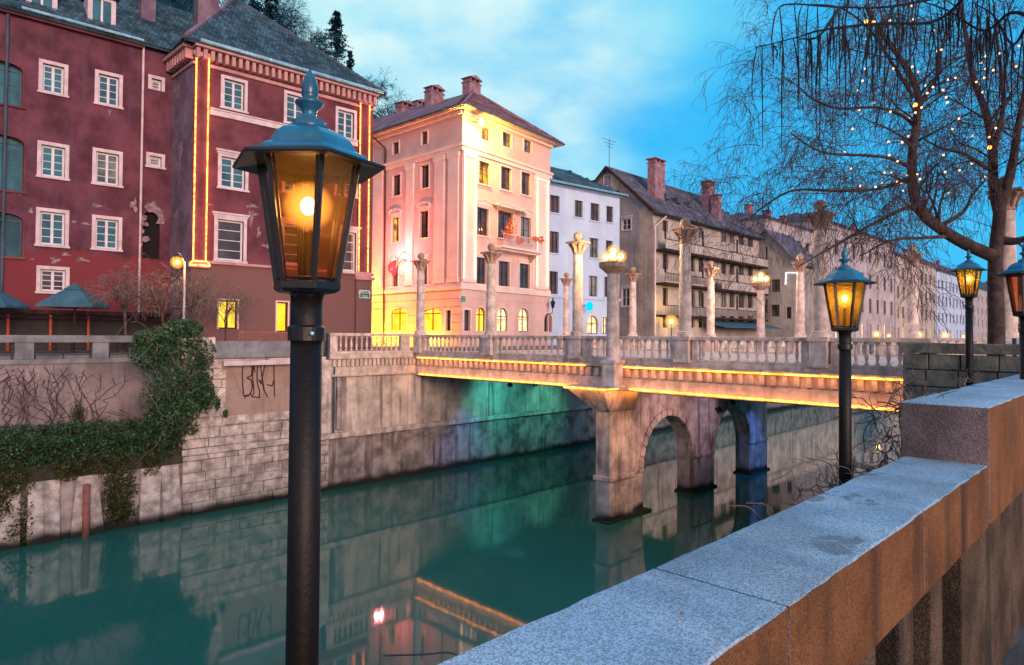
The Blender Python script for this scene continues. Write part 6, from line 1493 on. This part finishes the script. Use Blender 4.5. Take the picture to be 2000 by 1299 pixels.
# ---- dry vine tangled on the outer edge of the raised parapet
vt = MB(); rgv = random.Random(31)
def vine(p, d, L_, r, n=8, wg=.35, lev=0):
    q = [p]; d = d.normalized()
    for j in range(n): d = (d + Vector((rgv.gauss(0, wg), rgv.gauss(0, wg), rgv.gauss(0, wg) - .03))).normalized(); q.append(q[-1] + d * L_ / n)
    vt.tube(q, [r * (1 - .6 * j / n) for j in range(n + 1)], 4)
    if lev < 1:
        for k in range(3): vine(q[rgv.randrange(1, n)], Vector((rgv.gauss(0, 1), rgv.gauss(0, .6), rgv.gauss(0, .8))), L_ * .45, r * .6, 5, wg, lev + 1)
for k in range(210):
    u = rgv.uniform(4.3, 6.6) if k % 4 else rgv.uniform(6.3, 9.5); base = ZP + (.30 if u > UC else -.12)
    p = Vector((u, V2 + rgv.uniform(.03, .32), base + rgv.uniform(-.75, .12) * (1 if u > UC else .55)))
    vine(p, Vector((rgv.gauss(-.3, .8), rgv.gauss(.05, .3), rgv.gauss(.1, .6))), rgv.uniform(.2, .55), .0058)
tag(vt.build('dry_vine', 'dry_vine'), 'pale leafless vine tangled against the outer side of the raised parapet block', 'vine')
tws = []
for px_, py_, D_ in ((1512, 1005, 3.3), (1480, 1010, 3.3)):
    p = at_d(px_, py_, D_); tws.append(MB().tube(bez([p + Vector((.1, .02, -.12)), p, p + up0 * .05 - right0 * .05, p + up0 * .055 - right0 * .14]), .003, 5))
p = at_d(880, 1275, 2.1); tws.append(MB().tube(bez([p + right0 * .06 - up0 * .03, p, p - right0 * .08 - up0 * .005, p - right0 * .21 - up0 * .01]), .003, 5))
for t_, lb in zip(tws, ('thin curved twig poking up beyond the parapet, nearer the second lantern', 'thin curved twig poking up beyond the parapet, just under its neighbour', 'thin twig lying past the parapet edge at the bottom of the picture')):
    tag(t_.build('twig', 'dry_vine'), lb, 'twig', 'loose twigs beyond the parapet')

lf = MB(); p = on_z(1332, 1199, ZP + .004); lf.add([p + Vector(v) for v in ((-.012, 0, 0), (0, .007, .004), (.013, .001, .001), (.002, -.007, .003))], [(0, 1, 2, 3)])
tag(lf.build('fallen_leaf', 'stone_red'), 'tiny reddish dead leaf lying on the foreground parapet top', 'leaf')
# ================================================================== PROMENADE LAMPS
def prom(u, v, r_, label, power):
    t = thing('bollard_lamp', label, 'lamp', (u, v, SZ), 'low globe lamps along the far promenade')
    MB().tube([(u, v, SZ - .05), (u, v, SZ + 1.05)], .08, 8).build('post', 'dark_metal', t); c_ = Vector((u, v, SZ + 1.05 + r_ * .8))
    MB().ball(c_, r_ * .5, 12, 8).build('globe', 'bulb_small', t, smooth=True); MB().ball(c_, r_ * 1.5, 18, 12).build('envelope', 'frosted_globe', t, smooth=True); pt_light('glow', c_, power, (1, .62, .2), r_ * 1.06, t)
for px_, r_, lab in ((1712, .50, 'bright low globe lamp right of the second lantern, first along the promenade'), (1736, .28, 'small amber globe lamp close beside the first bright promenade lamp'), (1795, .60, 'bright low globe lamp under the pinkish twig-covered column'), (1846, .66, 'bright low globe lamp left of the third lantern post'), (1882, .34, 'small amber globe lamp touching the third lantern post')):
    k_ = v_at(px_, 1.0); prom(32.0 / k_, 32.0, r_, lab, 500)
prom(36.0, v_at(1981, 36.0), .17, 'yellow globe lamp right of the willow trunk on the near bank', 60)
# white neon frame on the gabled house
q = G4.loc(1541, 532); nf = MB().tube([G4.w(G4.loc(1535, 556)[0], -.15, G4.loc(1536, 556)[1]), G4.w(G4.loc(1536, 533)[0], -.15, G4.loc(1536, 533)[1]), G4.w(G4.loc(1558, 533)[0], -.15, G4.loc(1555, 533)[1])], .07, 6)
tag(nf.build('tube_light', 'white_tube'), 'thin white glowing tube frame on the wall of the gabled house', 'light strip')
# orange framed sign at the right edge, on a pole
p0, p1 = at_d(1986, 514, 26), at_d(2018, 532, 26)
sg = thing('lit_sign', 'orange-outlined lit sign on a pole at the right edge', 'sign', (p0.x, p0.y, SZ))
a, b = p0, Vector((p1.x, p1.y, p0.z)); c_, d_ = Vector((p1.x, p1.y, p1.z)), Vector((p0.x, p0.y, p1.z))
MB().tube([a, b, c_, d_, a], .035, 6).build('frame', 'neon_orange', sg); MB().prism([a, b, c_, d_], fwd0 * .1).build('panel', 'pale_trim', sg); MB().tube([(p0 + p1) / 2 + right0 * .3, Vector((((p0 + p1) / 2 + right0 * .3).x, ((p0 + p1) / 2 + right0 * .3).y, SZ))], .05, 6).build('pole', 'dark_metal', sg)
FB = Facade(1964, 75, 133, zb=7.0); fh = thing('bank_house', 'small bluish house with tiled roof at the right edge behind the willow trunk', 'house', FB.A)
fz = FB.loc(1990, 575)[1]; MB().box(0, 16, 0, 9, 0, fz).build('wall', 'white_plaster', fh, FB.M); MB().prism([FB.w(-.4, -.5, fz), FB.w(16.5, -.5, fz), FB.w(16.5, 4.5, fz + 3), FB.w(-.4, 4.5, fz + 3)], (0, 0, .2)).build('roof', 'slate_blue', fh)
for k in range(4): MB().box(.6 + k * 2, 1.4 + k * 2, -.05, .02, 1, 2.6).build('window', 'pane_grey', fh, FB.M)
